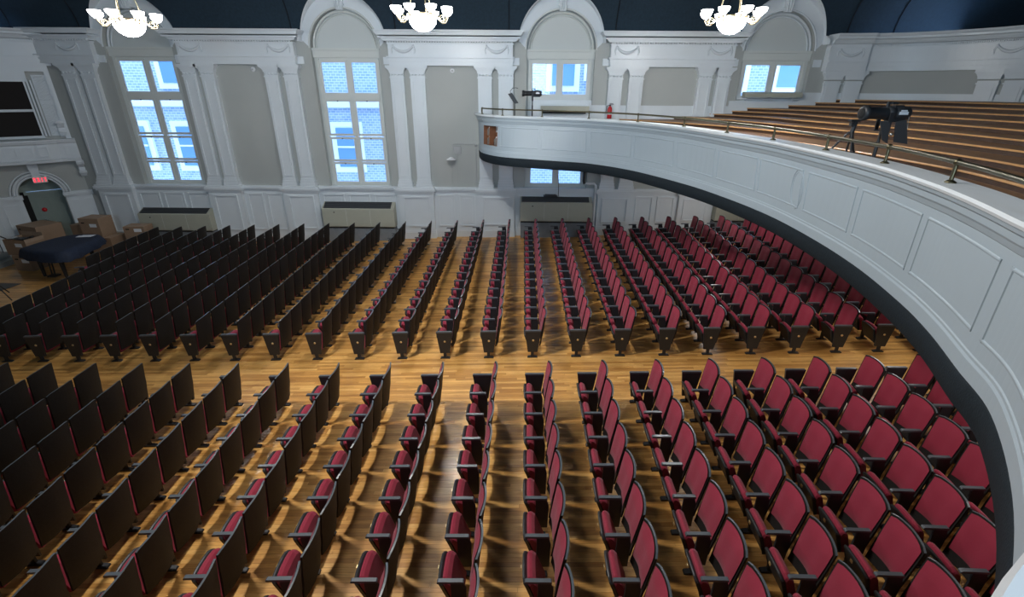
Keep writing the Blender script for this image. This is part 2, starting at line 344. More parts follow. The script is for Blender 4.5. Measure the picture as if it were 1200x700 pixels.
# ------------------------------------------------------------------ the street outside
mb = MB(); mb.box(-30, 30, 24.0, 25.0, -8, 16); fac = mb.build('street_building', M_BRICK)
tag(fac, 'pale brick building with white window surrounds seen through the tall windows', 'building')
for x in [-23.5+k*2.55 for k in range(18)]:
    for z in (-1.2, 2.6, 6.3):
        if random.random() < .78:
            mb = MB(); mb.box(x-.75, x+.75, 23.86, 24, z-1.2, z+1.1); o = mb.build('window_surround', M_OUTWHITE, fac)
            mb = MB(); mb.box(x-.5, x+.5, 23.82, 23.86, z-.95, z+.85); mb.box(x-.5, x+.5, 23.80, 23.83, z-.06, z+.02, 1); mb.build('pane', [M_OUTGLASS, M_OUTWHITE], o)
mb = MB(); frame_rect(mb, 2.92, 3.75, 5.55, 6.25, 23.78, .12, .1); mb.box(3.0, 3.7, 23.75, 23.8, 5.6, 6.2); mb.build('window_unit', M_OUTWHITE, fac)
mb = MB(); mb.box(-30, 30, 23.8, 24, 4.35, 4.75); mb.build('string_course', M_OUTWHITE, fac)
mb = MB(); mb.box(-30, 30, 18.6, 24, -8.2, -8); mb.build('street', M_STREET, kind='structure')
# ------------------------------------------------------------------ ceiling vault with lunettes over the windows
VC, VR, VZ, VH, RO, ZC = 7.25, 10.65, 6.85, 3.7, 1.38, 6.62
def vy(z): t = min(1, max(0, (z-VZ)/VH)); return VC+VR*sqrt(1-t*t)
def zstart(x):
    z = VZ
    for c in WIN:
        if abs(x-c) < RO: z = max(z, ZC+sqrt(RO*RO-(x-c)**2))
    return z
hw = sqrt(RO*RO-(VZ-ZC)**2)
xs = set([-22, -19, -17, 12, 14, 17, 20]+[-16.5+k*1.1 for k in range(26)])
for c in WIN:
    xs = {x for x in xs if abs(x-c) > hw+.05}
    xs |= {c+hw*sin(pi/2*k/14) for k in range(-14, 15)}
xs = sorted(xs); rows = []
for x in xs:
    a0 = asin((zstart(x)-VZ)/VH); rows.append([(x, VC+VR*cos(a), VZ+VH*sin(a)) for a in [a0+(pi-a0)*(k/30)**1.3 for k in range(31)]])
mb = MB(); mb.grid(rows); ceiling = mb.build('ceiling', M_NAVY, kind='structure')
for c in WIN:
    mb = MB(); rows = []
    for k in range(33):
        a = pi*(.5+1.02*(k-16)/32); x, z = c+RO*cos(a), ZC+RO*sin(a); ye = vy(z)-.012 if z > VZ else YW-.3
        rows.append([(x, YW+.02, z), (x, ye, z), (x*1+(c-x)*-.03, ye-.035, z+.03*sin(a))])
    mb.grid(rows); mb.build('lunette_soffit', M_WHITE, ceiling)
    mb = MB(); n = 32                               # white wall face inside the lunette
    for k in range(n):
        a, b = pi*k/n, pi*(k+1)/n
        mb.add([(c+r*cos(t), YW-.004, (AZ if r < 1.2 else ZC)+r*sin(t)) for r, t in ((AR, a), (RO, a), (RO, b), (AR, b))], [(0, 1, 2, 3)])
    mb.build('lunette_wall', M_WHITE, ceiling)
for x in (-19.0, -16.9, -14.6, -7.55, -4.1, -.35, 3.15, 6.6, 10.7, 12.2):
    mb = MB(); mb.tube([(x, VC+(VR-.01)*cos(a), VZ+(VH-.01)*sin(a)) for a in [.02+.9*k/16 for k in range(17)]], .022, 6); mb.build('ceiling_seam', M_SEAM, ceiling)
# ------------------------------------------------------------------ rounded back corner and unseen walls
CC, CR = (10.2, 13.6), 4.3
arc = [(CC[0]+CR*sin(t), CC[1]+CR*cos(t)) for t in [pi/2*k/36 for k in range(37)]]
arcn = [(-sin(t), -cos(t)) for t in [pi/2*k/36 for k in range(37)]]
mb = MB(); mb.grid([[(x, y, z) for z in (-.2, 6.8)] for x, y in arc]); wall_c = mb.build('wall_corner', M_FIELD, kind='structure')
arc2 = arc+[(14.5, 10), (14.5, 4)]; arcn2 = arcn+[(-1, 0), (-1, 0)]
mb = MB(); mb.sweep(arc2, arcn2, [(-.02, 3.6), (.03, 3.6), (.03, 5.13), (-.02, 5.13)]); mb.build('upper_dado', M_WHITE, wall_c)
def lift(z, k): return z
EPROF = [(0, 5.80), (.16, 5.80), (.16, 5.92), (.18, 5.92), (.18, 6.06), (.23, 6.06), (.23, 6.12), (.16, 6.12), (.16, 6.50), (.2, 6.50), (.2, 6.58), (.27, 6.60), (.31, 6.66), (.33, 6.70), (.42, 6.72), (.42, 6.78), (.46, 6.82), (.48, 6.87), (0, 6.87)]
mb = MB(); mb.sweep(arc2, arcn2, EPROF); ent_c = mb.build('entablature', M_WHITE, wall_c)
mb = MB()
for k in range(130):
    t = pi/2*k/130; n = (-sin(t), -cos(t)); p = (CC[0]+CR*sin(t), CC[1]+CR*cos(t)); a = Vector((cos(t), -sin(t)))
    q = [Vector(p)+Vector(n)*o+a*s for o, s in ((.18, -.014), (.25, -.014), (.25, .014), (.18, .014))]
    mb.add([(v.x, v.y, z) for z in (6.52, 6.57) for v in q], [(0, 1, 5, 4), (1, 2, 6, 5), (2, 3, 7, 6), (3, 2, 1, 0)])
mb.build('dentil_course', M_WHITE, ent_c, kind='stuff')
def curve_T(ang0):                                   # local frame on the curved wall
    n = Vector((-sin(ang0), -cos(ang0), 0)); a = Vector((cos(ang0), -sin(ang0), 0)); o = Vector((CC[0]+CR*sin(ang0), CC[1]+CR*cos(ang0), 0))
    return lambda x, d, z: tuple(o+a*x+n*d+Vector((0, 0, z)))
def pil_curved(ang, w=.5):
    T = curve_T(ang); mb = MB(); TT = lambda p: T(p[0], p[1], p[2])
    mb.box(-w/2, w/2, -.03, .12, 3.9, 5.50, T=TT); mb.box(-w/2-.02, w/2+.02, -.03, .15, 5.40, 5.44, T=TT); mb.box(-w/2-.02, w/2+.02, -.03, .15, 5.54, 5.57, T=TT)
    mb.box(-w/2+.07, w/2-.07, .12, .135, 4.2, 5.33, T=TT)
    for k in range(5): e = .02+.085*((k+1)/5)**2; mb.box(-w/2-e, w/2+e, -.03, .12+e, 5.57+.035*k, 5.57+.035*(k+1), T=TT)
    mb.box(-w/2-.1, w/2+.1, -.03, .22, 5.745, 5.80, T=TT)
    mb.build('pilaster', M_WHITE, wall_c)
for a in (.09, .24, 1.06, 1.21): pil_curved(a, .5)
# projecting entablature block and swag over pilaster pair eight
mb = MB(); aa = [-.01+.30*k/6 for k in range(7)]
mb.sweep([(CC[0]+CR*sin(t), CC[1]+CR*cos(t)) for t in aa], [(-sin(t), -cos(t)) for t in aa], [(o+.09 if o > 0 else 0, z+.004*(1 if z > 6 else -1)) for o, z in EPROF]); mb.build('entablature_break', M_WHITE, wall_c)
swag(0, .36, 6.42, curve_T(.15), wall_c) if False else None
Tc = curve_T(.15); swag(0, .34, 6.42, lambda x, d, z: Tc(x, d+.25, z), wall_c)
Tc2 = curve_T(1.13); swag(0, .34, 6.42, lambda x, d, z: Tc2(x, d+.16, z), wall_c)
mb = MB(); mb.add([(14.5, 13.6, -.2), (14.5, -3.5, -.2), (14.5, -3.5, 6.88), (14.5, 13.6, 6.88)], [(0, 1, 2, 3)]); mb.build('wall_back', M_FIELD, kind='structure')
mb = MB(); mb.add([(-22, -3.5, -.9), (14.6, -3.5, -.9), (14.6, -3.5, 8.4), (-22, -3.5, 8.4)], [(0, 1, 2, 3)]); mb.build('wall_camera_side', M_SIDE, kind='structure')
mb = MB(); mb.add([(-22, -3.5, -.9), (-22, 18.4, -.9), (-22, 18.4, 11), (-22, -3.5, 11)], [(0, 1, 2, 3)]); mb.build('wall_stage', M_SIDE, kind='structure')
mb = MB(); mb.add([(20, -3.5, 6.5), (20, 18.4, 6.5), (20, 18.4, 11), (20, -3.5, 11)], [(0, 1, 2, 3)])
mb.add([(14.4, -3.5, 6.88), (20, -3.5, 6.88), (20, 18.4, 6.88), (14.4, 18.4, 6.88)], [(0, 1, 2, 3)])
mb.add([(10.2, 13.6, 6.88), (14.5, 13.6, 6.88), (14.5, 18.0, 6.88), (10.2, 18.0, 6.88)], [(0, 1, 2, 3)]) if False else None
mb.build('wall_vault_end', M_NAVY, kind='structure')
# ------------------------------------------------------------------ splayed wall beside the stage
SA, SD, SN = Vector((-16.2, 17.9, 0)), Vector((-.741, -.671, 0)), Vector((.671, -.741, 0))
def SP(s, d, z): return tuple(SA+SD*s+SN*d+Vector((0, 0, z)))
def sbox(mb, s0, s1, d0, d1, z0, z1, mi=0): mb.box(s0, s1, d0, d1, z0, z1, mi, T=lambda p: SP(*p))
mb = MB(); arch_wall(mb, lambda p: SP(p[0], 0, p[1]), -.15, 8.3, -.95, 6.86, [(1.32, .59, -.95, 1.60)])
reveal(mb, lambda x, d, z: SP(x, -d, z), 1.32, .59, -.95, 1.6, .45); wall_l = mb.build('wall_left', M_FIELD, kind='structure')
mb = MB()
for rad, d, r in ((.62, .03, .035), (.70, .045, .05), (.79, .03, .03)): mb.tube([SP(1.32+rad*cos(pi*k/24), d, 1.6+rad*sin(pi*k/24)) for k in range(25)], r, 6)
mb.build('arch_moulding', M_WHITE, wall_l)
mb = MB(); mb.prism([(-.09, 2.14), (.09, 2.14), (.14, 2.66), (-.14, 2.66)], 0, .14, T=lambda p: SP(p[0]+1.28, p[1], p[2])); mb.build('keystone', M_WHITE, wall_l)
for s0, s1, n in ((-.1, .70, 2), (1.93, 4.2, 4)):
    mb = MB(); sbox(mb, s0, s1, 0, .05, -.8, 1.45); sbox(mb, s0, s1+.04, 0, .10, 1.45, 1.5); sbox(mb, s0, s1+.06 if s0 < 0 else s1, 0, .14, 1.5, 1.57); sbox(mb, s0, s1, 0, .11, 1.57, 1.62); sbox(mb, s0, s1, 0, .08, -.8, -.25)
    run = mb.build('wainscot', M_WHITE, wall_l); w = (s1-s0)/n
    for k in range(n):
        mb = MB(); a, b = s0+w*k+.07, s0+w*(k+1)-.07
        for q in ((a, b, 1.27, 1.31), (a, b, -.1, -.06), (a, a+.04, -.06, 1.27), (b-.04, b, -.06, 1.27)): sbox(mb, q[0], q[1], .05, .072, q[2], q[3])
        mb.build('wainscot_panel', M_WHITE, run)
for s in (.64, 1.92):
    mb = MB(); sbox(mb, s-.06, s+.06, 0, .07, -.8, 1.5); sbox(mb, s-.10, s+.10, 0, .17, 1.48, 1.62); mb.build('door_jamb', M_WHITE, wall_l)
door = empty('door_1', SP(1.32, -.4, -.5), 'structure')
def child(mb, name, m, par, **kw):
    o = mb.build(name, m, par, **kw); o.matrix_parent_inverse = Matrix.Translation(par.location).inverted(); return o
mb = MB(); sbox(mb, .70, 1.72, -.44, -.40, -.7, 1.55); child(mb, 'door_leaf', M_DOOR, door)
mb = MB(); sbox(mb, .66, 1.80, -.40, -.34, 1.55, 1.66); sbox(mb, .70, 2.0, -.45, -.42, 1.66, 2.3); child(mb, 'door_head', M_DOOR, door)
for a, b in ((.78, 1.10), (1.22, 1.58)):
    mb = MB()
    for q in ((a, b, 1.36, 1.40), (a, b, -.3, -.26), (a, a+.04, -.26, 1.36), (b-.04, b, -.26, 1.36)): sbox(mb, q[0], q[1], -.40, -.38, q[2], q[3])
    child(mb, 'door_panel', M_DOOR, door)
mb = MB(); sbox(mb, 1.72, 2.1, -.46, -.43, -.8, 1.7); child(mb, 'dark_gap', M_DARK, door)
mb = MB(); mb.lathe([(0, 0), (.075, 0), (.075, .02), (0, .02)], 14, T=lambda p: SP(1.42+p[0], -.40+p[2], .98+p[1])); child(mb, 'door_notice', M_EXT, door, label='round red notice')
mb = MB(); mb.tube([SP(1.50, -.40, .62), SP(1.50, -.33, .62), SP(1.44, -.33, .62)], .02, 6); child(mb, 'door_handle', M_CHROME, door)
# exit sign
sg = thing('exit_sign', 'small lit sign with red EXIT letters on the arch above the grey green door', 'sign', SP(1.20, .14, 2.05))
mb = MB(); sbox(mb, 1.02, 1.40, .14, .20, 2.02, 2.22); child(mb, 'sign_case', M_SIGN, sg)
LET = {'E': [(0, 0, .22, 1), (0, 0, .85, .15), (0, .42, .7, .57), (0, .85, .85, 1)], 'I': [(.35, 0, .6, 1)], 'T': [(0, .85, 1, 1), (.39, 0, .61, .85)]}
mb = MB(); s = 1.37; lw, lh = .066, .14
for ch in 'EXIT':
    def cell(x0, z0, x1, z1): sbox(mb, s-x1*lw, s-x0*lw, .20, .206, 2.05+z0*lh, 2.05+z1*lh)
    if ch == 'X':
        for k in range(8):
            t = k/8; cell(t*.72, t, t*.72+.26, t+.13); cell(.72-t*.72, t, .98-t*.72, t+.13)
    else:
        for q in LET[ch]: cell(*q)
    s -= .092
child(mb, 'letters', M_LETTER, sg)
# proscenium box
bx = empty('proscenium_box', SP(1.5, .1, 2.7), 'structure')
mb = MB(); N = 16; ss = [-.1+(4.1+.1)*k/N for k in range(N+1)]
bow = lambda s: .30+.20*min(1, max(0, (s-.35)/.5))
pr = [[SP(s, bow(s)+o, z) for o, z in ((-.02, 2.70), (.05, 2.70), (.06, 2.78), (.0, 2.82), (-.01, 3.30), (.04, 3.34), (.07, 3.42), (.07, 3.46), (-.3, 3.46))] for s in ss]
mb.grid(pr, smooth=False); e = pr[0]; mb.add(e+[SP(-.1, -.02, 3.46), SP(-.1, -.02, 2.70)], [tuple(range(len(e)+2))])
e0 = [[SP(s, bow(s)-.02, 2.70), SP(s, 0, 2.70)] for s in ss]; mb.grid(e0, smooth=False)
e0 = [[SP(s, bow(s)-.2, 3.455), SP(s, 0, 3.455)] for s in ss]; mb.grid(e0, smooth=False); child(mb, 'box_front', M_WHITE, bx)
for a, b in ((-.02, .28), (.72, 1.02), (1.12, 1.42), (1.52, 1.82), (1.92, 2.22), (2.32, 2.62)):
    mb = MB()
    for q in ((a, b, 3.20, 3.23), (a, b, 2.90, 2.93), (a, a+.025, 2.93, 3.20), (b-.025, b, 2.93, 3.20)):
        d = max(bow(q[0]), bow(q[1])); sbox(mb, q[0], q[1], d-.06, d+.018, q[2], q[3])
    child(mb, 'box_panel', M_WHITE, bx)
def corbel(s, z, h, name='corbel', d0=0.0, sc=1):
    mb = MB(); prof = [(0, 0), (.34*sc, 0), (.36*sc, -.10*h), (.30*sc, -.25*h), (.16*sc, -.42*h), (.17*sc, -.60*h), (.22*sc, -.72*h), (.14*sc, -.9*h), (0, -h)]
    mb.prism([(d, zz) for d, zz in prof], -.09, .09, T=lambda p: SP(s+p[1], d0+p[0], z+p[2]))
    mb.tube([SP(s-.11, d0+.26*sc, z-.13*h), SP(s+.11, d0+.26*sc, z-.13*h)], .09*sc, 8); mb.tube([SP(s-.11, d0+.17*sc, z-.70*h), SP(s+.11, d0+.17*sc, z-.70*h)], .06*sc, 8)
    child(mb, name, M_WHITE, bx)
corbel(-.02, 2.70, .62)
mb = MB(); sbox(mb, .72, 3.6, .02, .05, 3.57, 5.30); child(mb, 'dark_screen', M_SCREEN, bx, label='black cloth screen')
mb = MB(); sbox(mb, .70, 3.6, .04, .10, 4.36, 4.44); child(mb, 'screen_rail', M_WHITE, bx)
mb = MB(); sbox(mb, .60, 3.6, 0, .10, 5.30, 5.42); sbox(mb, .60, 3.6, 0, .16, 5.42, 5.62); sbox(mb, -.02, 3.6, 0, .13, 5.62, 5.8); sbox(mb, .66, 3.6, 0, .12, 3.50, 3.58); child(mb, 'screen_frame', M_WHITE, bx)
for s in (.53, .62, .70):
    mb = MB(); sbox(mb, s-.025, s+.025, 0, .11, 3.56, 5.35); child(mb, 'reeded_post', M_WHITE, bx)
mb = MB(); sbox(mb, .12, .48, 0, .04, 3.56, 5.52); child(mb, 'grille_back', M_WHITE, bx)
mb = MB()
for k in range(22):
    z = 3.6+k*.086
    for sg_ in (1, -1):
        a, b = (.14, .46) if sg_ > 0 else (.46, .14); mb.tube([SP(a, .05, z), SP(b, .05, min(5.5, z+.22))], .008, 4)
mb.box(.12, .48, .04, .06, 4.62, 4.70, T=lambda p: SP(*p)); child(mb, 'grille_lattice', M_WHITE, bx, kind='stuff')
mb = MB(); sbox(mb, -.02, .12, 0, .10, 3.46, 5.62); sbox(mb, .02, .08, .1, .12, 3.6, 5.5); child(mb, 'screen_jamb', M_WHITE, bx)
corbel(.16, 4.05, .55, 'scroll_bracket', .02, .6)
# entablature continues along the splayed wall
mb = MB(); sp = [SP(s, 0, 0)[:2] for s in (-.15, 8.2)]; mb.sweep(sp, [(SN.x, SN.y)]*2, [(o, z) for o, z in EPROF]); ent_l = mb.build('entablature', M_WHITE, wall_l)
mb = MB()
for k in range(60): sbox(mb, .02+k*.085, .07+k*.085, .18, .26, 6.52, 6.575)
mb.build('dentil_course', M_WHITE, ent_l, kind='stuff')
# ------------------------------------------------------------------ balcony
ZB, ZE, ZT = 2.99, 3.24, 4.42
LO = [(-1.38, 18.0), (-1.34, 17.2), (-1.12, 16.2), (-.55, 15.32), (.4, 14.78), (1.2, 14.44), (2.03, 14.02), (2.95, 12.85), (3.73, 10.95), (4.08, 9.6), (4.27, 8.1), (4.25, 6.75), (4.1, 5.5), (3.86, 4.45), (3.64, 3.77), (3.36, 3.12), (3.11, 2.55), (2.5, 1.75), (1.72, 1.02), (.9, .475), (-.2, -.12), (-3, -.3), (-9, -.4)]
HI = [(-1.40, 18.0), (-1.38, 17.3), (-1.1, 16.5), (-.5, 15.85), (.48, 15.35), (1.3, 14.85), (2.0, 14.40), (3.02, 13.2), (3.74, 11.4), (4.04, 9.7), (4.23, 8.3), (4.21, 6.8), (4.11, 5.55), (3.85, 4.45), (3.62, 3.76), (3.35, 3.12), (3.06, 2.54), (2.46, 1.76), (1.72, 1.03), (.9, .475), (-.2, -.12), (-3, -.3), (-9, -.4)]
PER = 8
cl = spline([(*p, 0) for p in LO], PER); ch_ = spline([(*p, 0) for p in HI], PER); NB = len(cl)
def bnorm(i):
    d = cl[min(i+1, NB-1)]-cl[max(i-1, 0)]+ch_[min(i+1, NB-1)]-ch_[max(i-1, 0)]; d.normalize(); return Vector((d.y, -d.x, 0)) if True else None
def inward(i):                                   # towards the hall's middle
    n = bnorm(i); c = Vector((-4, 8, 0))-cl[i]; return n if n.dot(c) > 0 else -n
def BP(i, z, out=0):                             # i may be fractional; out > 0 hangs into the hall
    i0 = min(int(i), NB-2); t = i-i0
    a = cl[i0].lerp(cl[i0+1], t); b = ch_[i0].lerp(ch_[i0+1], t); k = min(1, max(0, (z-ZB)/(ZT-ZB))); p = a.lerp(b, k)
    n = inward(i0).lerp(inward(i0+1), t); return (p.x+n.x*out, p.y+n.y*out, z)
balc = empty('balcony', (0, 0, 0), 'structure')
def bsweep(i0, i1, prof, mb, n=None, smooth=True):
    steps = [i0+(i1-i0)*k/(n or max(2, int((i1-i0)))) for k in range((n or max(2, int((i1-i0))))+1)]
    mb.grid([[BP(i, z, o) for o, z in prof] for i in steps], smooth=smooth)
NI0, NI1 = 15.4, 22.3                            # the open niche near the far end
for a, b, rng in ((0, NI0, None), (NI1, NB-1, None)):
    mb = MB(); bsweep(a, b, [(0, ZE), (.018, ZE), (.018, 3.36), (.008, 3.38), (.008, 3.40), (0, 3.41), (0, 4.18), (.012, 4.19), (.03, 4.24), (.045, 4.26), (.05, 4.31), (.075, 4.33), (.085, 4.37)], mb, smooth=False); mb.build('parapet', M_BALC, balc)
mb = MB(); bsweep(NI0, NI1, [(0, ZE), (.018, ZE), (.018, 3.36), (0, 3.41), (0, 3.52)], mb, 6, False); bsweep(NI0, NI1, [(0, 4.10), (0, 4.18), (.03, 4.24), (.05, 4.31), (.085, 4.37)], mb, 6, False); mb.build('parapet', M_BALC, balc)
mb = MB(); bsweep(0, NB-1, [(-.25, 4.37), (.10, 4.37), (.11, 4.395), (.10, ZT), (-.24, ZT), (-.24, 3.9)], mb, smooth=False); mb.build('parapet_cap', M_WHITE, balc)
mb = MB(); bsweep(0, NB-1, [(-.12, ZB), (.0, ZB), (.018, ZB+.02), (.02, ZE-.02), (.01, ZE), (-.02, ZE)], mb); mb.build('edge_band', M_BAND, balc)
# niche lining and its contents
mb = MB(); st = [NI0+(NI1-NI0)*k/4 for k in range(5)]
mb.grid([[BP(i, 3.52, 0), BP(i, 3.52, -.3), BP(i, 4.10, -.3), BP(i, 4.10, 0)] for i in st], smooth=False)
for i in (NI0, (NI0+NI1)/2, NI1): mb.add([BP(i, 3.52, .0), BP(i, 3.52, -.3), BP(i, 4.1, -.3), BP(i, 4.1, .0), BP(i+.15, 3.52, .0), BP(i+.15, 3.52, -.3), BP(i+.15, 4.1, -.3), BP(i+.15, 4.1, .0)], [(0, 1, 2, 3), (7, 6, 5, 4), (0, 3, 7, 4)])
mb.build('niche_lining', M_NICHE, balc)
for j, (i, z, lab) in enumerate(((17.2, 3.53, 'grey bottle on the lower left of the open niche in the balcony front'), (17.1, 3.80, 'grey bottle stacked at the upper left of the niche in the balcony front'), (20.9, 3.53, 'grey bottle standing in the right half of the niche in the balcony front'))):
    p = BP(i, z, -.14); b = thing('bottle', lab, 'bottle', p, 'bottles in the balcony niche')
    mb = MB(); mb.lathe([(0, 0), (.085, 0), (.09, .02), (.09, .17), (.05, .22)], 12); mb.build('body', M_BOTTLE, b)
    mb = MB(); mb.lathe([(.03, .22), (.03, .26), (0, .26)], 10); mb.build('cap', M_LABEL, b)
# raised panels along the balcony front
def idx_at_angle(u):                             # walk index by measured position
    return u
PANELS = [(23.3, 33.4), (34.4, 47.2), (48.2, 55.8), (56.2, 62.4), (62.9, 69.9), (70.5, 77.6), (78.0, 85.2), (86.0, 93.4), (94.1, 103.2), (104.0, 119.0), (121.0, 138.0)]
for a, b in PANELS:
    mb = MB(); z0, z1, w = 3.53, 4.10, .03
    dl = (Vector(BP(a+.5, 3.8))-Vector(BP(a, 3.8))).length*2; wi = w/max(dl, .05)
    P4 = [(0, 0), (.016, .004), (.02, .5), (.012, 1), (0, 1)]
    def strip_h(za, zb): bsweep(a, b, [(.0, za), (.009, za+.006), (.009, zb-.006), (.0, zb)], mb, max(6, int(b-a)))
    strip_h(z1-w, z1); strip_h(z0, z0+w)
    for q in (a, b-wi):
        mb.grid([[BP(q, z, 0), BP(q+wi*.15, z, .009), BP(q+wi*.85, z, .009), BP(q+wi, z, 0)] for z in (z0, (z0+z1)/2, z1)], smooth=False)
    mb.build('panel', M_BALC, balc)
mb = MB(); ci = 84.6                             # oval cartouche between two panels
dl = (Vector(BP(ci+1, 3.8))-Vector(BP(ci, 3.8))).length
mb.tube([BP(ci+.17/dl*cos(2*pi*k/30), 3.80+.29*sin(2*pi*k/30), .002) for k in range(31)], .009, 6)
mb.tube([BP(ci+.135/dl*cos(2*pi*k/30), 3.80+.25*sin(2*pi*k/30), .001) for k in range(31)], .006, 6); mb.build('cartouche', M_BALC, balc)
# soffit under the balcony and stepped terraces on it
mb = MB(); rows = []
for i in range(NB):
    p = cl[i]; c = Vector((-1.5, 9, 0)); d = p-c; t = 50
    for lim, comp in ((14.6, 0), (-15, 0), (18.2, 1), (-3.5, 1)):
        v = d[comp]
        if abs(v) > 1e-6:
            q = (lim-c[comp])/v
            if q > 0: t = min(t, q)
    e = c+d*max(1, t); rows.append([(p.x, p.y, ZB), (e.x, e.y, ZB+.05)])
mb.grid(rows); mb.build('balcony_soffit', M_WHITE, balc)
mb = MB(); rows = []
for i in range(NB):
    a = Vector(BP(i, 4.0, -.2)); e = Vector((rows and 0 or 0, 0, 0)); d = cl[i]-Vector((-1.5, 9, 0)); d.normalize(); rows.append([tuple(a.xy)+(3.97,), (a.x+d.x*2.6, min(17.88, a.y+d.y*2.6), 3.97)])
mb.grid(rows); mb.build('balcony_floor', M_TREAD, balc)
YS = [17.88, 16.6, 15.3, 14, 12.5, 11, 9.5, 8, 6.4, 4.6, 2.6, .6]
def lerp_tab(tab, y):
    for (y0, x0), (y1, x1) in zip(tab, tab[1:]):
        if y0 >= y >= y1: t = (y0-y)/(y0-y1); return x0+(x1-x0)*t
    return tab[-1][1]
XL = [-.5, 1.6, 3.5, 5.4, 6.65, 7.4, 7.9, 9.3, 10.2, 11.2]; X14 = [3.5, 4.9, 6.2, 7.15, 7.85, 8.6, 9.35, 10.3, 11.25, 12.15]; X11 = [5.2, 6.1, 7.0, 7.75, 8.5, 9.35, 10.15, 10.85, 11.7, 12.6]
X8 = [5.75, 6.35, 7.1, 7.8, 8.45, 9.15, 9.9, 10.6, 11.45, 12.3]; X6 = [5.5, 6.1, 6.75, 7.5, 8.15, 8.85, 9.6, 10.3, 11.2, 12.0]; X2 = [4.0, 4.7, 5.4, 6.1, 6.8, 7.5, 8.2, 8.9, 9.7, 10.5]
def stepx(k):
    P = [(17.9, XL[k]), (16.0, (XL[k]*.52+X14[k]*.52)-.04*(X14[k]-XL[k])+.12), (14, X14[k]), (11, X11[k]), (8, X8[k]), (6, X6[k]), (2, X2[k]), (0, X2[k]-.8)]
    s = spline([(x, y, 0) for y, x in P], 5); return [(p.y, p.x) for p in s]
STEPS = [stepx(k) for k in range(10)]
for k in range(10):
    z = 5.16-(1.005-.097*(k-1)); zl = z-.097
    pts = STEPS[k]; nxt = STEPS[k+1] if k < 9 else None; mb = MB(); rr = []; tr = []
    for (y, x) in pts:
        def lim(xx):
            if y > 13.6: return min(xx, 10.2+sqrt(max(0, 4.27**2-(y-13.6)**2)))
            return min(xx, 14.45)
        xb = lim((lerp_tab(nxt, y) if nxt else x+3.2)+.06); x = lim(x)
        rr.append([(x+.012, y, zl-.01), (x+.012, y, z-.028)]); tr.append([(x+.012, y, z-.03), (x-.015, y, z-.028), (x-.02, y, z-.012), (x-.01, y, z), (max(x, xb), y, z)])
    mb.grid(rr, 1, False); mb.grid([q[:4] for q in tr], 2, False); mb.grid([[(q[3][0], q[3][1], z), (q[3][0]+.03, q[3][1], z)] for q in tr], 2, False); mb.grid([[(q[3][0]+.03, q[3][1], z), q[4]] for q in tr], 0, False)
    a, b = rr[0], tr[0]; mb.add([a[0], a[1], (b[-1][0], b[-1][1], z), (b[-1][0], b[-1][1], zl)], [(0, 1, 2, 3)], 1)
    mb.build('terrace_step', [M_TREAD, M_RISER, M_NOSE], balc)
# brass rail along the parapet
rl = thing('guard_rail', 'long brass guard rail on short posts along the curved white balcony front', 'railing', (0, 0, 4.42))
RI0, RI1 = 12.2, 150
ZRL = 4.60
mb = MB(); mb.tube([BP(RI0, 4.45, -.05)]+[BP(RI0+(RI1-RI0)*k/120, ZRL, -.05) for k in range(121)], .022, 8); child(mb, 'rail', M_RAIL, rl)
for i in (12.6, 23.6, 33.8, 47.6, 56.2, 63.5, 71.2, 79.2, 87.2, 95.3, 104.4, 121):
    mb = MB(); b = Vector(BP(i, ZT, -.05)); mb.tube([b, b+Vector((0, 0, ZRL-ZT))], .017, 8); mb.lathe([(0, 0), (.045, 0), (.045, .01), (.02, .025), (0, .025)], 10, b); mb.lathe([(0, -.035), (.025, -.025), (.035, 0), (.025, .025), (0, .035)], 10, b+Vector((0, 0, ZRL-ZT)))
    child(mb, 'rail_post', M_RAIL, rl)
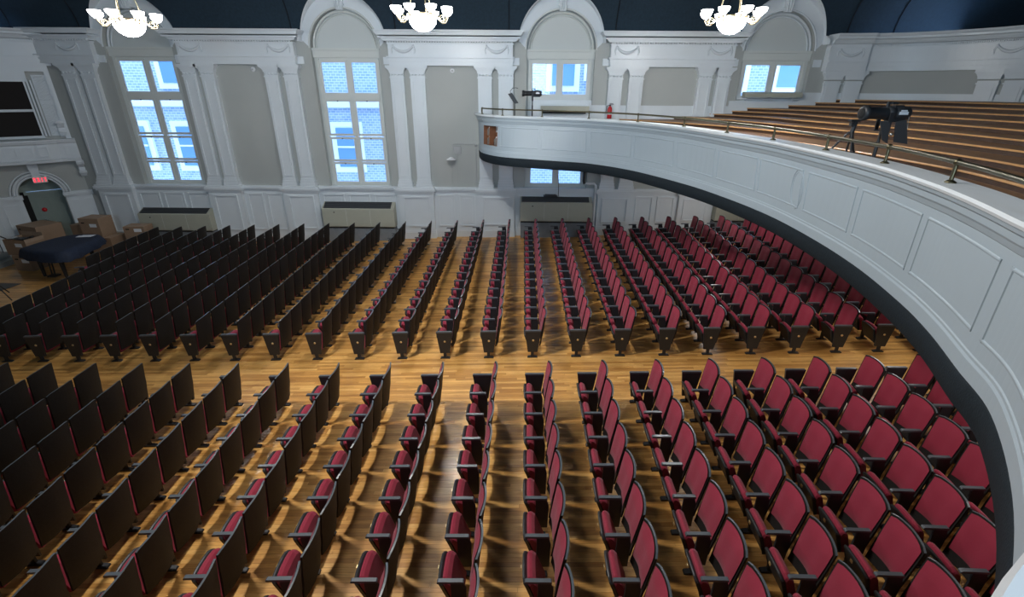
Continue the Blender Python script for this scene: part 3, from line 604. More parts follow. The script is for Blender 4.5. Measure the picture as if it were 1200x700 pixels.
# ------------------------------------------------------------------ seats
CX = [0.0062, 0.0096, -0.0124, -0.0053, 0.0015, 10.3966, 0.4253, -0.1804, 0.053, -0.0246, -0.0243, 0.0619, -0.4425, 0.2196, -0.0171]
CY = [7.9018, 8.2427, 0.3479, -0.1455, 0.0485, 0.0064, -0.0223, -0.0278, 0.0451, 0.1189, -0.4682, 0.2271, 0.0036, -0.0131, -0.0022]
def bend(x, y):                                  # the rows bow and close up gently towards the walls
    X, Y = x/10, (y-8)/8; b = [X**a*Y**c for a in range(5) for c in range(5-a)]
    return sum(p*q for p, q in zip(CX, b)), sum(p*q for p, q in zip(CY, b))
def seat_xy(far, i, n):
    y = 8.767+n*.5498 if far else 7.191-n*.5498
    return bend(.186+i*.8799+.009*(y-8.77), y)
SWD = .56
def seat_parts(sg, end, last=False):
    """one tip-up seat, its armrest and standard on the y=0 side; sg=+1 grows to +y"""
    out = {}
    def Y(t): return sg*t
    NU, NV = 8, 5
    def sx(z, t): return .285+.115*(z-.24)/.69+.038*(1-t*t)
    def top(t): return .915+.018*(1-t*t)-.012*max(0, abs(t)-.9)/.1
    mb = MB(); fr, bk = [], []
    for j in range(NV+1):
        rf, rb = [], []
        for i in range(NU+1):
            t = -1+2*i/NU; y = Y(.28+t*.260*(.95+.05*min(1, (j/NV)*1.3))); z = .25+(top(t)-.25)*j/NV
            rf.append((sx(z, t), y, z)); rb.append((sx(z, t)+.022+.006*(j == 2), y, z))
        fr.append(rf); bk.append(rb)
    mb.grid(fr, smooth=True); mb.grid([r[::-1] for r in bk], smooth=True)
    mb.grid([fr[-1], bk[-1]], 1, smooth=False); mb.grid([bk[0], fr[0]], smooth=False)
    mb.grid([[r[0] for r in bk], [r[0] for r in fr]], smooth=False); mb.grid([[r[-1] for r in fr], [r[-1] for r in bk]], smooth=False)
    out['back_shell'] = (mb, [M_SHELL, M_ARM])
    mb = MB(); rows = []
    for j in range(7):
        v = j/6; r = []
        for i in range(NU+1):
            t = -1+2*i/NU; z = .39+(top(t)-.014-.39)*v; y = Y(.28+t*.236*(.92+.08*min(1, v*1.6))); edge = min(1, ((1-abs(t))/.45)**1.6, v/.12+.0, (1-v)/.1)
            r.append((sx(z, t)-.008-.038*sqrt(max(0, edge)), y, z))
        rows.append(r)
    mb.grid(rows); out['backrest'] = (mb, M_RED)
    # folded seat: pan outside, cushion inside
    def slab(u0, u1, y0, y1, h0, h1, rnd):
        def pt(u, h): return (.13-.36*h+u*.93, .16+h+u*.33*0)      # leans forward towards the top
        prof = [pt(u0, h0), pt(u0, h1-rnd), pt(u0+rnd*.5, h1-rnd*.2), pt((u0+u1)/2, h1), pt(u1-rnd*.5, h1-rnd*.25), pt(u1, h1-rnd), pt(u1, h0)]
        m2 = MB(); ts = [-1, -.93, -.72, -.3, .3, .72, .93, 1]; ym, yw = (y0+y1)/2, (y1-y0)/2
        cx = sum(p[0] for p in prof)/len(prof); base = pt(0, h0)
        rings = []
        for t in ts:
            dz = -.05*abs(t)**5*(h1/.36); sq = .8 if abs(t) == 1 else 1
            rings.append([(cx+(x-cx)*sq+dz*-.36*max(0, (z-base[1])/(h1-h0)), Y(ym+yw*t*(.90+.10*(z-base[1])/(h1-h0))), z+dz*max(0, (z-base[1])/(h1-h0))) for x, z in prof])
        n = len(prof); vs = [p for r in rings for p in r]
        m2.add(vs, [(i*n+k, i*n+(k+1) % n, (i+1)*n+(k+1) % n, (i+1)*n+k) for i in range(len(ts)-1) for k in range(n)], 0, False)
        m2.add(rings[0], [tuple(range(n))]); m2.add(rings[-1], [tuple(range(n-1, -1, -1))]); return m2
    out['seat_pan'] = (slab(-.045, .0, .065, .495, .0, .35, .02), M_BLACK)
    out['seat_cushion'] = (slab(.0, .10, .07, .49, .0, .365, .05), M_RED)
    mb = MB(); L = .33 if end else .27
    def arm(mb, yc):
        prof = [(-.004, .60), (-.004, .618), (.008, .63), (L-.01, .63), (L, .62), (L, .60)]
        mb.prism(prof, yc-.023, yc+.023)
    def standard(mb, yc, e):
        prof = [(.0, .60), (.33, .60), (.25, .13), (.05, .13)] if e else [(.13, .60), (.26, .60), (.285, .50), (.27, .14), (.11, .14), (.13, .48)]
        mb.prism(prof, yc-(.02 if e else .013), yc+(.02 if e else .013))
    def leg(mb, yc):
        mb.box(.115, .175, yc-.017, yc+.017, 0, .16); mb.prism([(.04, 0), (.25, 0), (.24, .02), (.17, .03), (.12, .03), (.05, .02)], yc-.035, yc+.035)
    arm(mb, 0); out['armrest'] = (mb, M_ARM)
    mb = MB(); standard(mb, 0, end); out['side_panel'] = (mb, M_BLACK)
    mb = MB(); leg(mb, 0); out['leg'] = (mb, M_BLACK)
    if last:
        yc = sg*SWD
        for nm, fn in (('armrest', lambda m_: arm(m_, yc)), ('side_panel', lambda m_: standard(m_, yc, False)), ('leg', lambda m_: leg(m_, yc))): fn(out[nm][0])
    return out
PLATE = MB(); PLATE.box(-.035, -.027, .26, .30, .475, .50); 
KINDS = {}
def proto(far, end):
    key = (far, end)
    if key in KINDS: return KINDS[key]
    sg = 1 if far else -1; pt = seat_parts(sg, end)
    d = {k: mb.mesh(k, m) for k, (mb, m) in pt.items()}
    if end and far:
        mb = MB(); mb.lathe([(0, 0), (.024, 0), (.022, .008), (0, .01)], 10, T=lambda p: (.165+p[0], -.02-p[2], .405+p[1])); d['medallion'] = mb.mesh('medallion', M_BRASS)
    if not far:
        mb = MB(); mb.box(-.047, -.040, -.30, -.26, .44, .475); d['number_plate'] = mb.mesh('number_plate', M_BRASS)
    KINDS[key] = d; return d
ORD = ['first', 'second', 'third', 'fourth', 'fifth', 'sixth', 'seventh', 'eighth', 'ninth', 'tenth', 'eleventh', 'twelfth', 'thirteenth', 'fourteenth', 'fifteenth', 'sixteenth', 'seventeenth', 'eighteenth', 'nineteenth', 'twentieth', 'twenty-first', 'twenty-second', 'twenty-third', 'twenty-fourth']
def look(i):
    return 'dark-backed' if i <= -4 else ('burgundy and dark' if i <= -1 else 'burgundy cushioned')
def put_seat(far, i, n):
    x, y = seat_xy(far, i, n); x2, y2 = seat_xy(far, i, n+1 if far else n-1) if not (far is False and n == 0) else (0, 0)
    xa, ya = seat_xy(far, i, n+.5); xb, yb = seat_xy(far, i, n-.5); s = 1 if far else -1
    th = atan2(-(xa-xb)*s, (ya-yb)*s)
    if far and i <= -14:
        lab = f'dark-backed folding seat by the piano side, {ORD[n]} from the cross aisle, {"leftmost" if i == -15 else "second leftmost"} row'
    elif far:
        lab = f'{look(i)} folding seat, {ORD[n]} from the cross aisle, in {ORD[i+13]} medallion row from left'
    else:
        lab = f'{look(i)} folding seat, {ORD[n]} from the cross aisle, near block, {ORD[i+11]} row from left'
    return x, y, th, lab
def dist(far, i, n):
    a, b = seat_xy(far, i, n), seat_xy(far, i, n+(1 if far else -1) if (far or n) else n+1); return hypot(a[0]-b[0], a[1]-b[1])
SEATS = []                                       # (far, i, n) in view
for i in range(-15, 11):
    for n in range(14):
        if i == -15 and n < 8: continue
        if i == 10 and n < 5: continue
        SEATS.append((True, i, n))
NEARN = {-11: 1, -10: 3, -9: 5, -8: 6, 6: 8, 7: 6, 8: 4}
for i in range(-11, 9):
    for n in range(NEARN.get(i, 8)): SEATS.append((False, i, n))
FARN = {-15: 14, -14: 12, -13: 12, -12: 11, -11: 10, -10: 9, -9: 9, -8: 8, -7: 7, -6: 6, -5: 6, -4: 5, -3: 4, -2: 3, -1: 2, 0: 2, 1: 3, 2: 4, 3: 5, 4: 6, 5: 7, 6: 8, 7: 9, 8: 9, 9: 6}
single, mass = [], []
for s in SEATS:
    (mass if s[0] and s[2] >= FARN.get(s[1], 0) else single).append(s)
TILT = -math.atan(SLOPE)

first = {}
for far, i, n in single:
    x, y, th, lab = put_seat(far, i, n); d = proto(far, n == 0)
    root = thing('theatre_seat', lab, 'seat', (x, y, fl(x)), 'folding seats of the block by the windows' if far else 'folding seats of the block below the camera')
    root.rotation_euler = (0, TILT, th); root.scale = (1, dist(far, i, n)/.57, 1)
    side = None
    for k, me in d.items():
        if k == 'medallion': o = bpy.data.objects.new(k, me); o.parent = side; o['label'] = 'round brass medallion'
        else:
            o = bpy.data.objects.new(k, me); o.parent = root
            if k == 'side_panel': side = o
        COL.objects.link(o)
MATS = [M_SHELL, M_RED, M_BLACK, M_ARM]
big = MB(); cache = {}
for far, i, n in mass:
    x, y, th, lab = put_seat(far, i, n); key = n == 13
    if key not in cache: cache[key] = seat_parts(1, False, key)
    T = Matrix.Translation((x, y, fl(x))) @ Matrix.Rotation(th, 4, 'Z') @ Matrix.Rotation(TILT, 4, 'Y')
    for k, (mb, m) in cache[key].items():
        o = len(big.v); big.v += [tuple(T @ Vector(v)) for v in mb.v]; big.f += [tuple(a+o for a in fc) for fc in mb.f]; big.mi += [MATS.index(m[a] if isinstance(m, list) else m) for a in mb.mi]; big.sm += mb.sm
o = big.build('distant_theatre_seat', MATS, kind='stuff'); tag(o, 'many small folding seats at the far ends of the rows under the window wall', 'seats')
# ------------------------------------------------------------------ chandeliers
def chandelier(loc, label, rot, glow):
    c = thing('chandelier', label, 'chandelier', loc, 'lit bowl chandeliers')
    c.rotation_euler = (0, 0, rot)
    mb = MB(); mb.lathe([(0, -.20), (.09, -.19), (.17, -.155), (.24, -.10), (.29, -.03), (.31, .05), (.31, .10), (.29, .10)], 28); mb.build('glass_bowl', glow, c)
    mb = MB(); mb.lathe([(.31, .10), (.34, .10), (.35, .125), (.34, .15), (.30, .16), (.29, .12)], 28); mb.build('ring', M_GOLD, c)
    for k in range(8):
        a = 2*pi*k/8; e = Vector((cos(a), sin(a), 0)); mb = MB()
        mb.tube([e*.33+Vector((0, 0, .12)), e*.40+Vector((0, 0, .05)), e*.47+Vector((0, 0, .0)), e*.55+Vector((0, 0, .01)), e*.60+Vector((0, 0, .09)), e*.60+Vector((0, 0, .15))], .014, 6)
        mb.tube([e*.47+Vector((0, 0, .06))+(e*cos(t)+Vector((0, 0, sin(t))))*.055 for t in [2*pi*q/12 for q in range(13)]], .01, 5)
        arm = mb.build('arm', M_GOLD, c)
        mb = MB(); mb.lathe([(.03, .14), (.07, .165), (.11, .21), (.125, .27), (.118, .27)], 14, e*.60); mb.build('glass_cup', M_GLOW2, arm)
    for k in range(3):
        a = 2*pi*k/3+.5; mb = MB(); mb.tube([(.30*cos(a), .30*sin(a), .15), (.06*cos(a), .06*sin(a), 1.5)], .016, 6); mb.build('hanging_rod', M_GOLD, c)
    mb = MB(); zt = VZ+VH*sqrt(1-((loc[1]-VC)/VR)**2)-loc[2]; mb.tube([(0, 0, 1.45), (0, 0, zt)], .02, 8); mb.lathe([(0, zt-.1), (.16, zt-.08), (.18, zt)], 16); mb.lathe([(0, 1.42), (.08, 1.45), (.08, 1.52), (0, 1.55)], 12); mb.build('canopy', M_GOLD, c)
chandelier((-8.95, 12.4, 6.42), 'lit bowl chandelier hanging before the leftmost window', .2, M_GLOW_L)
chandelier((-2.2, 12.4, 6.56), 'lit bowl chandelier hanging over the middle of the hall, between two windows', .5, M_GLOW)
chandelier((4.77, 12.4, 6.55), 'lit bowl chandelier hanging nearest the balcony terraces', .1, M_GLOW)
# ------------------------------------------------------------------ heaters under the windows
def heater(x0, x1, z0, zs, zf, zt, label):
    h = thing('heater_cabinet', label, 'heater', ((x0+x1)/2, YW-.2, z0), 'heater cabinets under the windows'); yb, yf = YW-.1, YW-.48
    mb = MB(); mb.prism([(yf+.03, zs), (yf, zs+.03), (yf, zf), (yf+.04, zf+.02), (yb, zt), (yb, zs)], x0, x1, T=lambda p: (p[1], p[0], p[2])); child(mb, 'casing', M_HEAT, h)
    mb = MB(); n = 26; w = (x1-x0-.12)/n
    mb.add([(x0+.05, yf+.045, zf+.024), (x1-.12, yf+.045, zf+.024), (x1-.12, yb-.03, zt+.004), (x0+.05, yb-.03, zt+.004)], [(0, 1, 2, 3)])
    for k in range(5):
        t = (k+.5)/5; y = yf+.045+(yb-yf-.08)*t; z = zf+.022+(zt-zf-.02)*t; mb.box(x0+.05, x1-.12, y-.012, y+.012, z-.004, z+.018)
    child(mb, 'top_grille', M_GRILLE, h)
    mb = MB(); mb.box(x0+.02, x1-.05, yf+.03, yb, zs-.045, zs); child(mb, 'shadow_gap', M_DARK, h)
    mb = MB(); mb.box(x0+.02, x1-.02, yf+.06, YW-.05, z0-.02, zs-.045); child(mb, 'plinth', M_STONE, h)
    mb = MB(); mb.lathe([(0, 0), (.025, 0), (.02, .015), (0, .015)], 10, T=lambda p: (x0+.45+p[0], yf-p[2], zf-.12+p[1])); child(mb, 'valve_knob', M_BLACK, h)
    for k in range(1, 3): 
        mb = MB(); mb.box(x0+(x1-x0)*k/3-.004, x0+(x1-x0)*k/3+.004, yf-.003, yf+.01, zs+.05, zf-.02); child(mb, 'panel_seam', M_FRAME, h)
heater(-14.25, -11.55, fl(-13), .17, .80, .97, 'beige heater cabinet beside the small cardboard cartons, under the leftmost window')
heater(-7.28, -4.6, fl(-6), .38, 1.06, 1.26, 'beige heater cabinet under the tall window between two chandeliers')
heater(.1, 2.75, fl(1.4), .66, 1.36, 1.52, 'beige heater cabinet under the balcony with a small black device on top')
heater(7.3, 9.9, fl(8.6), .75, 1.35, 1.55, 'beige heater cabinet mostly hidden by the balcony edge, above the red seats')
dv = thing('black_device', 'small black flat device with a cord on the heater under the balcony', 'device', (1.0, YW-.3, 1.48))
mb = MB(); mb.box(.95, 1.45, YW-.42, YW-.2, 1.56, 1.61); mb.box(1.0, 1.4, YW-.4, YW-.22, 1.61, 1.64); child(mb, 'body', M_BLACK, dv)
mb = MB(); mb.tube([(1.45, YW-.25, 1.5), (1.5, YW-.2, 1.56), (1.5, YW-.18, 2.0), (1.46, YW-.12, 2.3)], .012, 6); child(mb, 'cord', M_BLACK, dv)
pp = tag(empty('heating_pipe', (2.86, YW-.15, .1)), 'white painted pipe with an elbow beside the heater under the balcony', 'pipe')
mb = MB(); mb.tube([(2.86, YW-.15, .1), (2.86, YW-.15, 1.95), (2.8, YW-.15, 2.02), (2.45, YW-.15, 2.02)], .05, 10); child(mb, 'white_pipe', M_PIPE, pp)
mb = MB(); mb.tube([(2.45, YW-.15, 2.02), (2.42, YW-.15, 2.1), (2.42, YW-.15, 2.75)], .055, 10); child(mb, 'lagging', M_BLACK, pp, label='black lagged riser')
# upper convectors
cv = thing('wall_convector', 'white panelled convector with a beige ledge under the upper window beside the spotlight', 'heater', (1.45, YW-.15, 4.2))
mb = MB(); mb.box(.42, 2.5, YW-.2, YW, 3.97, 4.84); child(mb, 'casing', M_WHITE, cv)
for a, b in ((.5, 1.42), (1.52, 2.42)):
    mb = MB(); frame_rect(mb, a, b, 4.68, 4.82, YW-.2, .025, .025); child(mb, 'front_panel', M_WHITE, cv)
mb = MB(); mb.box(.75, 2.4, YW-.42, YW-.2, 4.50, 4.66); child(mb, 'ledge', M_HEAT, cv)
mb = MB(); mb.box(.8, 2.3, YW-.35, YW-.2, 4.42, 4.48); child(mb, 'slot', M_DARK, cv)
cv = thing('wall_convector', 'beige bar convector on a white pipe, under the rightmost upper window', 'heater', (8.6, YW-.15, 4.95))
mb = MB(); mb.prism([(YW-.3, 4.98), (YW-.3, 5.10), (YW-.2, 5.15), (YW, 5.15), (YW, 4.98)], 7.66, 9.58, T=lambda p: (p[1], p[0], p[2])); child(mb, 'casing', M_HEAT, cv)
mb = MB(); mb.tube([(7.45, YW-.1, 4.93), (9.6, YW-.1, 4.93)], .025, 8)
for x in (7.8, 8.6, 9.35): mb.box(x-.02, x+.02, YW-.14, YW, 4.88, 4.99)
child(mb, 'feed_pipe', M_PIPE, cv)
# ------------------------------------------------------------------ small wall fittings
for x, lab in ((-9.07, 'round white detector at the top of the wall panel left of the middle window'), (-2.27, 'round white detector at the top of the wall panel beside the balcony end')):
    dt = thing('smoke_detector', lab, 'detector', (x, YW, 5.74), 'round detectors on the wall panels')
    mb = MB(); mb.lathe([(0, .0), (.075, 0), (.075, .03), (.05, .055), (0, .06)], 16, T=lambda p: (p[0], -p[2], p[1])); mb.build('housing', M_LABEL, dt)
    mb = MB(); mb.lathe([(0, .055), (.03, .055), (.025, .07), (0, .07)], 10, T=lambda p: (p[0], -p[2], p[1])); mb.build('sensor', M_PLAST, dt)
cb = thing('conduit_box', 'grey electrical box with conduit and lamp on the wall panel left of the balcony', 'fixture', (-2.25, YW, 3.0))
mb = MB(); mb.box(-2.33, -2.07, YW-.09, YW, 3.02, 3.28); mb.box(-2.29, -2.11, YW-.12, YW-.09, 3.04, 3.2); child(mb, 'box', M_PLAST, cb)
mb = MB(); mb.tube([(-2.35, YW-.03, 3.1), (-2.36, YW-.03, 3.33), (-2.28, YW-.03, 3.37), (-1.56, YW-.03, 3.37), (-1.53, YW-.03, 3.33), (-1.53, YW-.03, 2.0)], .015, 6); mb.lathe([(0, -.04), (.05, -.03), (.05, .03), (0, .04)], 10, (-1.53, YW-.04, 3.33)); child(mb, 'conduit', M_PLAST, cb)
mb = MB(); mb.lathe([(.04, .1), (.1, .06), (.17, .02), (.17, .0), (0, -.01)], 14, (-2.42, YW-.16, 2.82)); child(mb, 'lamp_head', M_LABEL, cb)
mb = MB(); mb.tube([(-2.2, YW-.012, 3.02), (-2.2, YW-.012, 1.9)], .01, 6); mb.tube([(-2.42, YW-.012, 2.78), (-2.42, YW-.012, 1.9)], .008, 6); child(mb, 'wire', M_FIELD, cb)
ex = thing('fire_extinguisher', 'red fire extinguisher hung on the white pilaster behind the balcony rail', 'extinguisher', (3.13, YW-.25, 4.27))
mb = MB(); mb.lathe([(0, 0), (.075, 0), (.08, .02), (.08, .30), (.06, .36), (.03, .38), (.03, .40)], 16); mb.build('cylinder', M_EXT, ex)
mb = MB(); mb.lathe([(.081, .13), (.082, .13), (.082, .20), (.081, .20)], 16); mb.build('paper_band', M_LABEL, ex)
mb = MB(); mb.lathe([(0, .40), (.03, .40), (.03, .44), (0, .44)], 8); mb.box(-.02, .12, -.012, .012, .44, .455); mb.box(-.02, .10, -.012, .012, .475, .49); mb.tube([(-.03, 0, .42), (-.11, 0, .40), (-.13, 0, .2)], .012, 6); mb.build('valve', M_BLACK, ex)
# ------------------------------------------------------------------ followspots, music stand and tripod on the balcony
def followspot(loc, rot, size, label, flap):
    s = thing('follow_spotlight', label, 'spotlight', loc, 'followspots on the balcony'); s.rotation_euler = (0, 0, rot); s.scale = (size,)*3
    R = lambda p: (p[2], p[0], p[1])              # lathe axis along x
    mb = MB(); mb.lathe([(.0, -.46), (.11, -.46), (.13, -.43), (.13, -.37), (.105, -.35), (.105, .02)], 20, T=R); mb.build('lens_tube', M_BLACK, s)
    mb = MB(); mb.lathe([(0, -.465), (.09, -.465), (.09, -.468), (0, -.466)], 18, T=R); mb.build('lens', M_DARK, s)
    mb = MB(); mb.lathe([(0, .0), (.118, .0), (.118, .12), (.105, .13), (.105, .15), (.118, .16), (.118, .40), (.09, .43), (0, .43)], 20, T=R); mb.box(.05, .36, -.06, .06, -.15, -.08); mb.prism([(.1, .10), (.3, .10), (.27, .14), (.13, .14)], -.05, .05); mb.build('lamp_house', M_BLACK, s)
    mb = MB(); mb.box(.05, .15, -.05, .05, .15, .19); mb.box(-.02, .02, -.02, .02, .1, .19); mb.box(-.02, .14, -.015, .015, .18, .20); mb.build('handle', M_BLACK, s)
    mb = MB(); mb.box(.16, .33, -.124, -.12, -.02, .03); mb.box(.18, .30, -.126, -.122, .035, .06); mb.build('badge', M_LABEL, s)
    mb = MB()
    for y in (-.14, .14): mb.box(-.02, .05, y-.01, y+.01, -.30, .02)
    mb.box(-.02, .05, -.15, .15, -.32, -.30); mb.build('yoke', M_BLACK, s)
    h = (loc[2]-3.97)/size
    mb = MB(); mb.tube([(.015, 0, -.31), (.015, 0, -h+.25)], .025, 8); mb.tube([(.015, 0, -.5), (.015, 0, -h+.1)], .032, 8)
    mb.lathe([(0, 0), (.05, .0), (.05, .03), (0, .03)], 8, (.015, 0, -h+.35)); mb.build('stand_pole', M_BLACK, s)
    for k in range(3):
        a = 2*pi*k/3+.4; mb = MB(); mb.tube([(.015, 0, -h+.42), (.015+.36*cos(a), .36*sin(a), -h+.02)], .018, 6); mb.build('leg', M_BLACK, s)
    if flap:
        mb = MB(); mb.prism([(-.20, -.12), (.0, -.14), (.07, -.52), (-.05, -.46)], -.17, -.155); mb.prism([(.10, -.14), (.30, -.10), (.46, -.53), (.18, -.49)], -.17, -.155)
        mb.build('shutter_flap', M_FLAP, s)
        mb = MB(); mb.lathe([(0, -.03), (.03, -.02), (.03, .02), (0, .03)], 10, (.1, -.16, -.36)); mb.tube([(.38, -.1, -.05), (.42, -.1, -.25), (.34, -.1, -.5)], .006, 5); mb.build('knob', M_CHROME, s)
followspot((5.02, 7.05, 4.90), .06, .74, 'large black followspot with hanging flaps, close behind the right part of the brass rail', True)
followspot((.42, 16.4, 5.06), .0, .70, 'small black followspot on a thin stand before the upper window at the far balcony end', False)
ms = thing('music_stand', 'black music stand with a clip lamp beside the small far followspot', 'stand', (-.15, 16.6, 3.97))
mb = MB(); mb.prism([(-.20, 1.07), (-.07, 1.10), (.14, .80), (.01, .78)], -.2, .12); child(mb, 'desk', M_BLACK, ms); 
mb.v = []; ms.children[0].location = (0, 0, 0)
ms.children[0].matrix_parent_inverse = Matrix.Identity(4)
mb = MB(); mb.tube([(.02, 0, .9), (.02, 0, .05)], .015, 8); mb.build('pole', M_BLACK, ms)
for k in range(3):
    a = 2*pi*k/3; mb = MB(); mb.tube([(.02, 0, .2), (.02+.25*cos(a), .25*sin(a), .01)], .012, 6); mb.build('leg', M_BLACK, ms)
mb = MB(); mb.tube([(-.1, 0, 1.0), (-.13, 0, 1.15), (-.05, 0, 1.24), (.06, 0, 1.25), (.12, 0, 1.23)], .01, 6); mb.build('clip_lamp', M_BLACK, ms)
tp = thing('camera_tripod', 'slim black camera tripod standing left of the large followspot behind the rail', 'tripod', (4.87, 7.42, 3.97))
mb = MB(); mb.tube([(0, 0, .62), (.02, 0, .80)], .03, 8); mb.box(-.05, .03, -.03, .03, .74, .79); mb.box(-.07, .07, -.04, .04, .80, .83); mb.build('head', M_BLACK, tp)
for a in (2.9, 4.4, .6):
    mb = MB(); e = Vector((cos(a), sin(a), 0)); mb.tube([e*.03+Vector((0, 0, .66)), e*.25+Vector((0, 0, .35))], .015, 8); mb.tube([e*.24+Vector((0, 0, .37)), e*.46+Vector((0, 0, .02))], .010, 8)
    mb.lathe([(0, -.02), (.02, -.02), (.02, .02), (0, .02)], 8, tuple(e*.245+Vector((0, 0, .36)))); mb.build('leg', M_BLACK, tp)
mb = MB(); mb.tube([(0, 0, .3), (0, 0, .66)], .014, 8); mb.build('column', M_BLACK, tp)
# ------------------------------------------------------------------ covered piano
zf = fl(-14.6)
pn = thing('grand_piano', 'grand piano under a navy quilted cover, standing among the cardboard boxes', 'piano', (-14.6, 14.5, zf))
top = [(-15.45, 13.98), (-15.45, 14.7), (-15.3, 15.35), (-14.85, 15.62), (-14.35, 15.6), (-14.1, 15.25), (-13.95, 14.6), (-13.8, 13.95), (-14.0, 13.62), (-14.7, 13.7)]
ring = [p.xy for p in spline([(*p, 0) for p in top+[top[0]]], 5)][:-1]; cx = Vector((-14.7, 14.5))
rows = []
for z, s, wv in ((.24, 1.13, .03), (.34, 1.11, .02), (.46, 1.06, .008), (.52, 1.02, 0), (.545, .96, 0), (.55, .8, 0)):
    r = []
    for k, p in enumerate(ring):
        q = cx+(p-cx)*(s+wv*sin(k*1.9)); r.append((q.x, q.y, z+(.015*sin(k*1.3) if z < .3 else 0)))
    rows.append(r+[r[0]])
mb = MB(); mb.grid(rows); mb.add(rows[-1][:-1], [tuple(range(len(ring)))]); child(mb, 'quilted_cover', M_QUILT, pn)
mb = MB(); rr = [cx+(p-cx)*.93 for p in ring]; n = len(rr)
mb.add([(p.x, p.y, .22) for p in rr]+[(p.x, p.y, .5) for p in rr], [(k, (k+1) % n, n+(k+1) % n, n+k) for k in range(n)]+[tuple(range(n-1, -1, -1))]); child(mb, 'case', M_BLACK, pn)
for x, y in ((-15.15, 14.1), (-14.2, 13.85), (-14.4, 15.2)):
    mb = MB(); mb.tube([(x, y, .22), (x, y, zf+.07)], [.07, .045], 8); mb.lathe([(0, -.04), (.045, -.03), (.045, .03), (0, .04)], 10, (x, y, zf+.045)); child(mb, 'leg', M_BLACK, pn)
mb = MB(); mb.tube([(-14.7, 13.95, .22), (-14.75, 13.95, zf+.12)], .02, 6); mb.tube([(-14.6, 13.95, .22), (-14.65, 13.95, zf+.12)], .02, 6); mb.box(-14.8, -14.55, 13.82, 14.05, zf+.08, zf+.13)
child(mb, 'pedal_lyre', M_BLACK, pn)
pb = thing('paper_sheet', 'white paper lying on the quilted cover of the piano', 'paper', (-14.45, 15.3, .555))
mb = MB(); mb.box(-.3, .16, -.09, .09, 0, .008); mb.box(-.2, .2, -.05, .12, .008, .014); mb.build('sheet', M_LABEL, pb); pb.rotation_euler = (0, 0, .15)
# ------------------------------------------------------------------ cardboard boxes
def carton(x, y, z, w, d, h, rot, label, lab_side=True, opened=False, hole=True):
    c = thing('cardboard_box', label, 'box', (x, y, z), 'cardboard boxes by the stage'); c.rotation_euler = (0, 0, rot)
    mb = MB()
    if opened:
        t = .012
        mb.box(-w/2, w/2, -d/2, -d/2+t, 0, h); mb.box(-w/2, w/2, d/2-t, d/2, 0, h); mb.box(-w/2, -w/2+t, -d/2, d/2, 0, h); mb.box(w/2-t, w/2, -d/2, d/2, 0, h); mb.box(-w/2, w/2, -d/2, d/2, 0, .02)
    else: mb.box(-w/2, w/2, -d/2, d/2, 0, h)
    mb.build('carton', M_CARD, c)
    mb = MB()
    if not opened:
        mb.box(-w/2, -.004, -d/2, d/2, h, h+.008); mb.box(.004, w/2, -d/2, d/2, h, h+.01)
    else: mb.box(-w/2, w/2, d/2, d/2+.01, h-.02, h+.12); mb.box(w/2, w/2+.01, -d/2, d/2, h-.1, h+.02)
    mb.build('flap', M_CARD2, c)
    if lab_side:
        mb = MB(); mb.box(.0, .26, -d/2-.004, -d/2, h*.55, h*.55+.12); mb.build('label_sticker', M_LABEL, c)
    if hole:
        mb = MB(); mb.box(-w/2+.08, -w/2+.2, -d/2-.003, -d/2, h*.74, h*.74+.04); mb.build('hand_hole', M_DARK, c)
    return c
z0 = -.49
carton(-16.35, 15.0, z0, .62, .6, .52, -.1, 'cardboard box with a white label low beside the stage steps, carrying the open box')
oc = carton(-16.4, 15.05, z0+.53, .82, .6, .52, -.12, 'open cardboard box full of small gear, on top of the stack nearest the stage steps', opened=True, hole=False)
gx = thing('gear_pile', 'small dark and silver gear lying in the open cardboard box', 'gear', (-16.4, 15.05, z0+.95))
mb = MB(); mb.box(-.34, -.14, -.2, .05, 0, .12); mb.build('silver_case', M_CHROME, gx)
mb = MB(); mb.box(-.08, .14, -.18, .08, 0, .10); mb.tube([(.0, .1, .05), (.2, .15, .1), (.3, 0, .08)], .03, 6); mb.build('black_case', M_BLACK, gx)
carton(-17.0, 16.35, -.5, .95, .8, .62, -.35, 'plain cardboard box standing on the floor before the arched door, under another', False, hole=False)
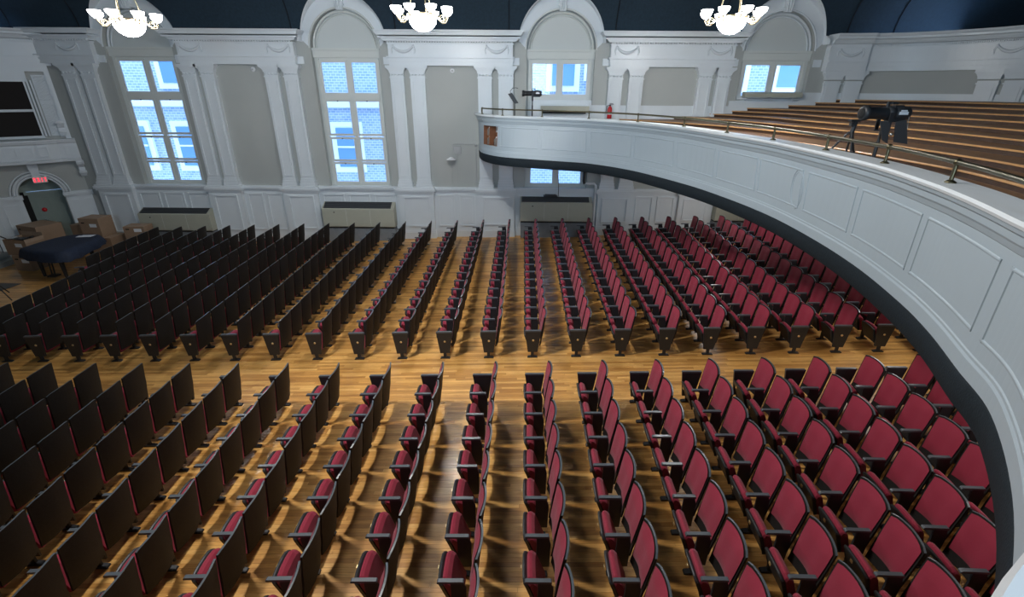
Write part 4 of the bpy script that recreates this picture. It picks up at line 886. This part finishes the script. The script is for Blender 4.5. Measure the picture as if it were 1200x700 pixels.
carton(-16.98, 16.3, .13, 1.0, .8, .56, -.3, 'large cardboard box with a hand hole, topmost before the arched door', False)
carton(-16.0, 16.95, -.48, .55, .5, 1.02, -.1, 'narrow cardboard box between the arched door box and the piano', False, hole=False)
carton(-15.1, 16.75, -.46, .9, .7, .62, -.05, 'wide cardboard box behind the piano tail, lowest under the tall labelled box', False, hole=False)
carton(-15.3, 16.75, .17, .74, .6, .68, -.05, 'tall cardboard box with a white label, standing against the pilaster behind the piano')
carton(-13.95, 16.9, fl(-13.95), .70, .5, .50, .05, 'small orange-brown carton lowest beside the leftmost heater')
carton(-13.95, 16.9, fl(-13.95)+.515, .72, .5, .42, .08, 'small orange-brown carton stacked on another beside the leftmost heater')
# ------------------------------------------------------------------ stage steps, mat and stand at the left edge
st = thing('stage_steps', 'grey stage steps with a thin black handrail at the left edge of the photo', 'steps', (-18.2, 15.3, -.55))
for k in range(4):
    mb = MB(); mb.box(-21, -17.55-.33*k, 14.2, 15.75, -.56+.2*k, -.36+.2*k); child(mb, 'step', M_STEP, st)
mb = MB(); mb.tube([(-17.6, 15.6, -.5), (-17.6, 15.6, .35), (-19.5, 15.6, 1.2)], .022, 6)
for k in range(6): mb.tube([(-17.9-.3*k, 15.6, -.3+.18*k), (-17.9-.3*k, 15.6, .46+.134*k)], .012, 5)
child(mb, 'handrail', M_BLACK, st)
fm = tag(empty('floor_mat', (-15.9, 13.2, -.47)), 'dark grey floor mat on the boards left of the piano', 'mat')
mb = MB(); mb.box(-.8, .5, -.55, .35, 0, .012); mb.build('mat', M_MAT, fm); fm.rotation_euler = (0, TILT, -.1)
ts = thing('tripod_stand', 'black tripod stand cut by the left edge of the photo', 'stand', (-14.85, 12.3, -.44))
mb = MB(); mb.tube([(0, 0, .1), (0, 0, 1.3)], .025, 8); mb.build('pole', M_BLACK, ts)
for a in (-.2, 1.9, 4.0):
    mb = MB(); mb.tube([(0, 0, .62), (.5*cos(a), .5*sin(a), .01)], .016, 6); mb.build('leg', M_BLACK, ts)
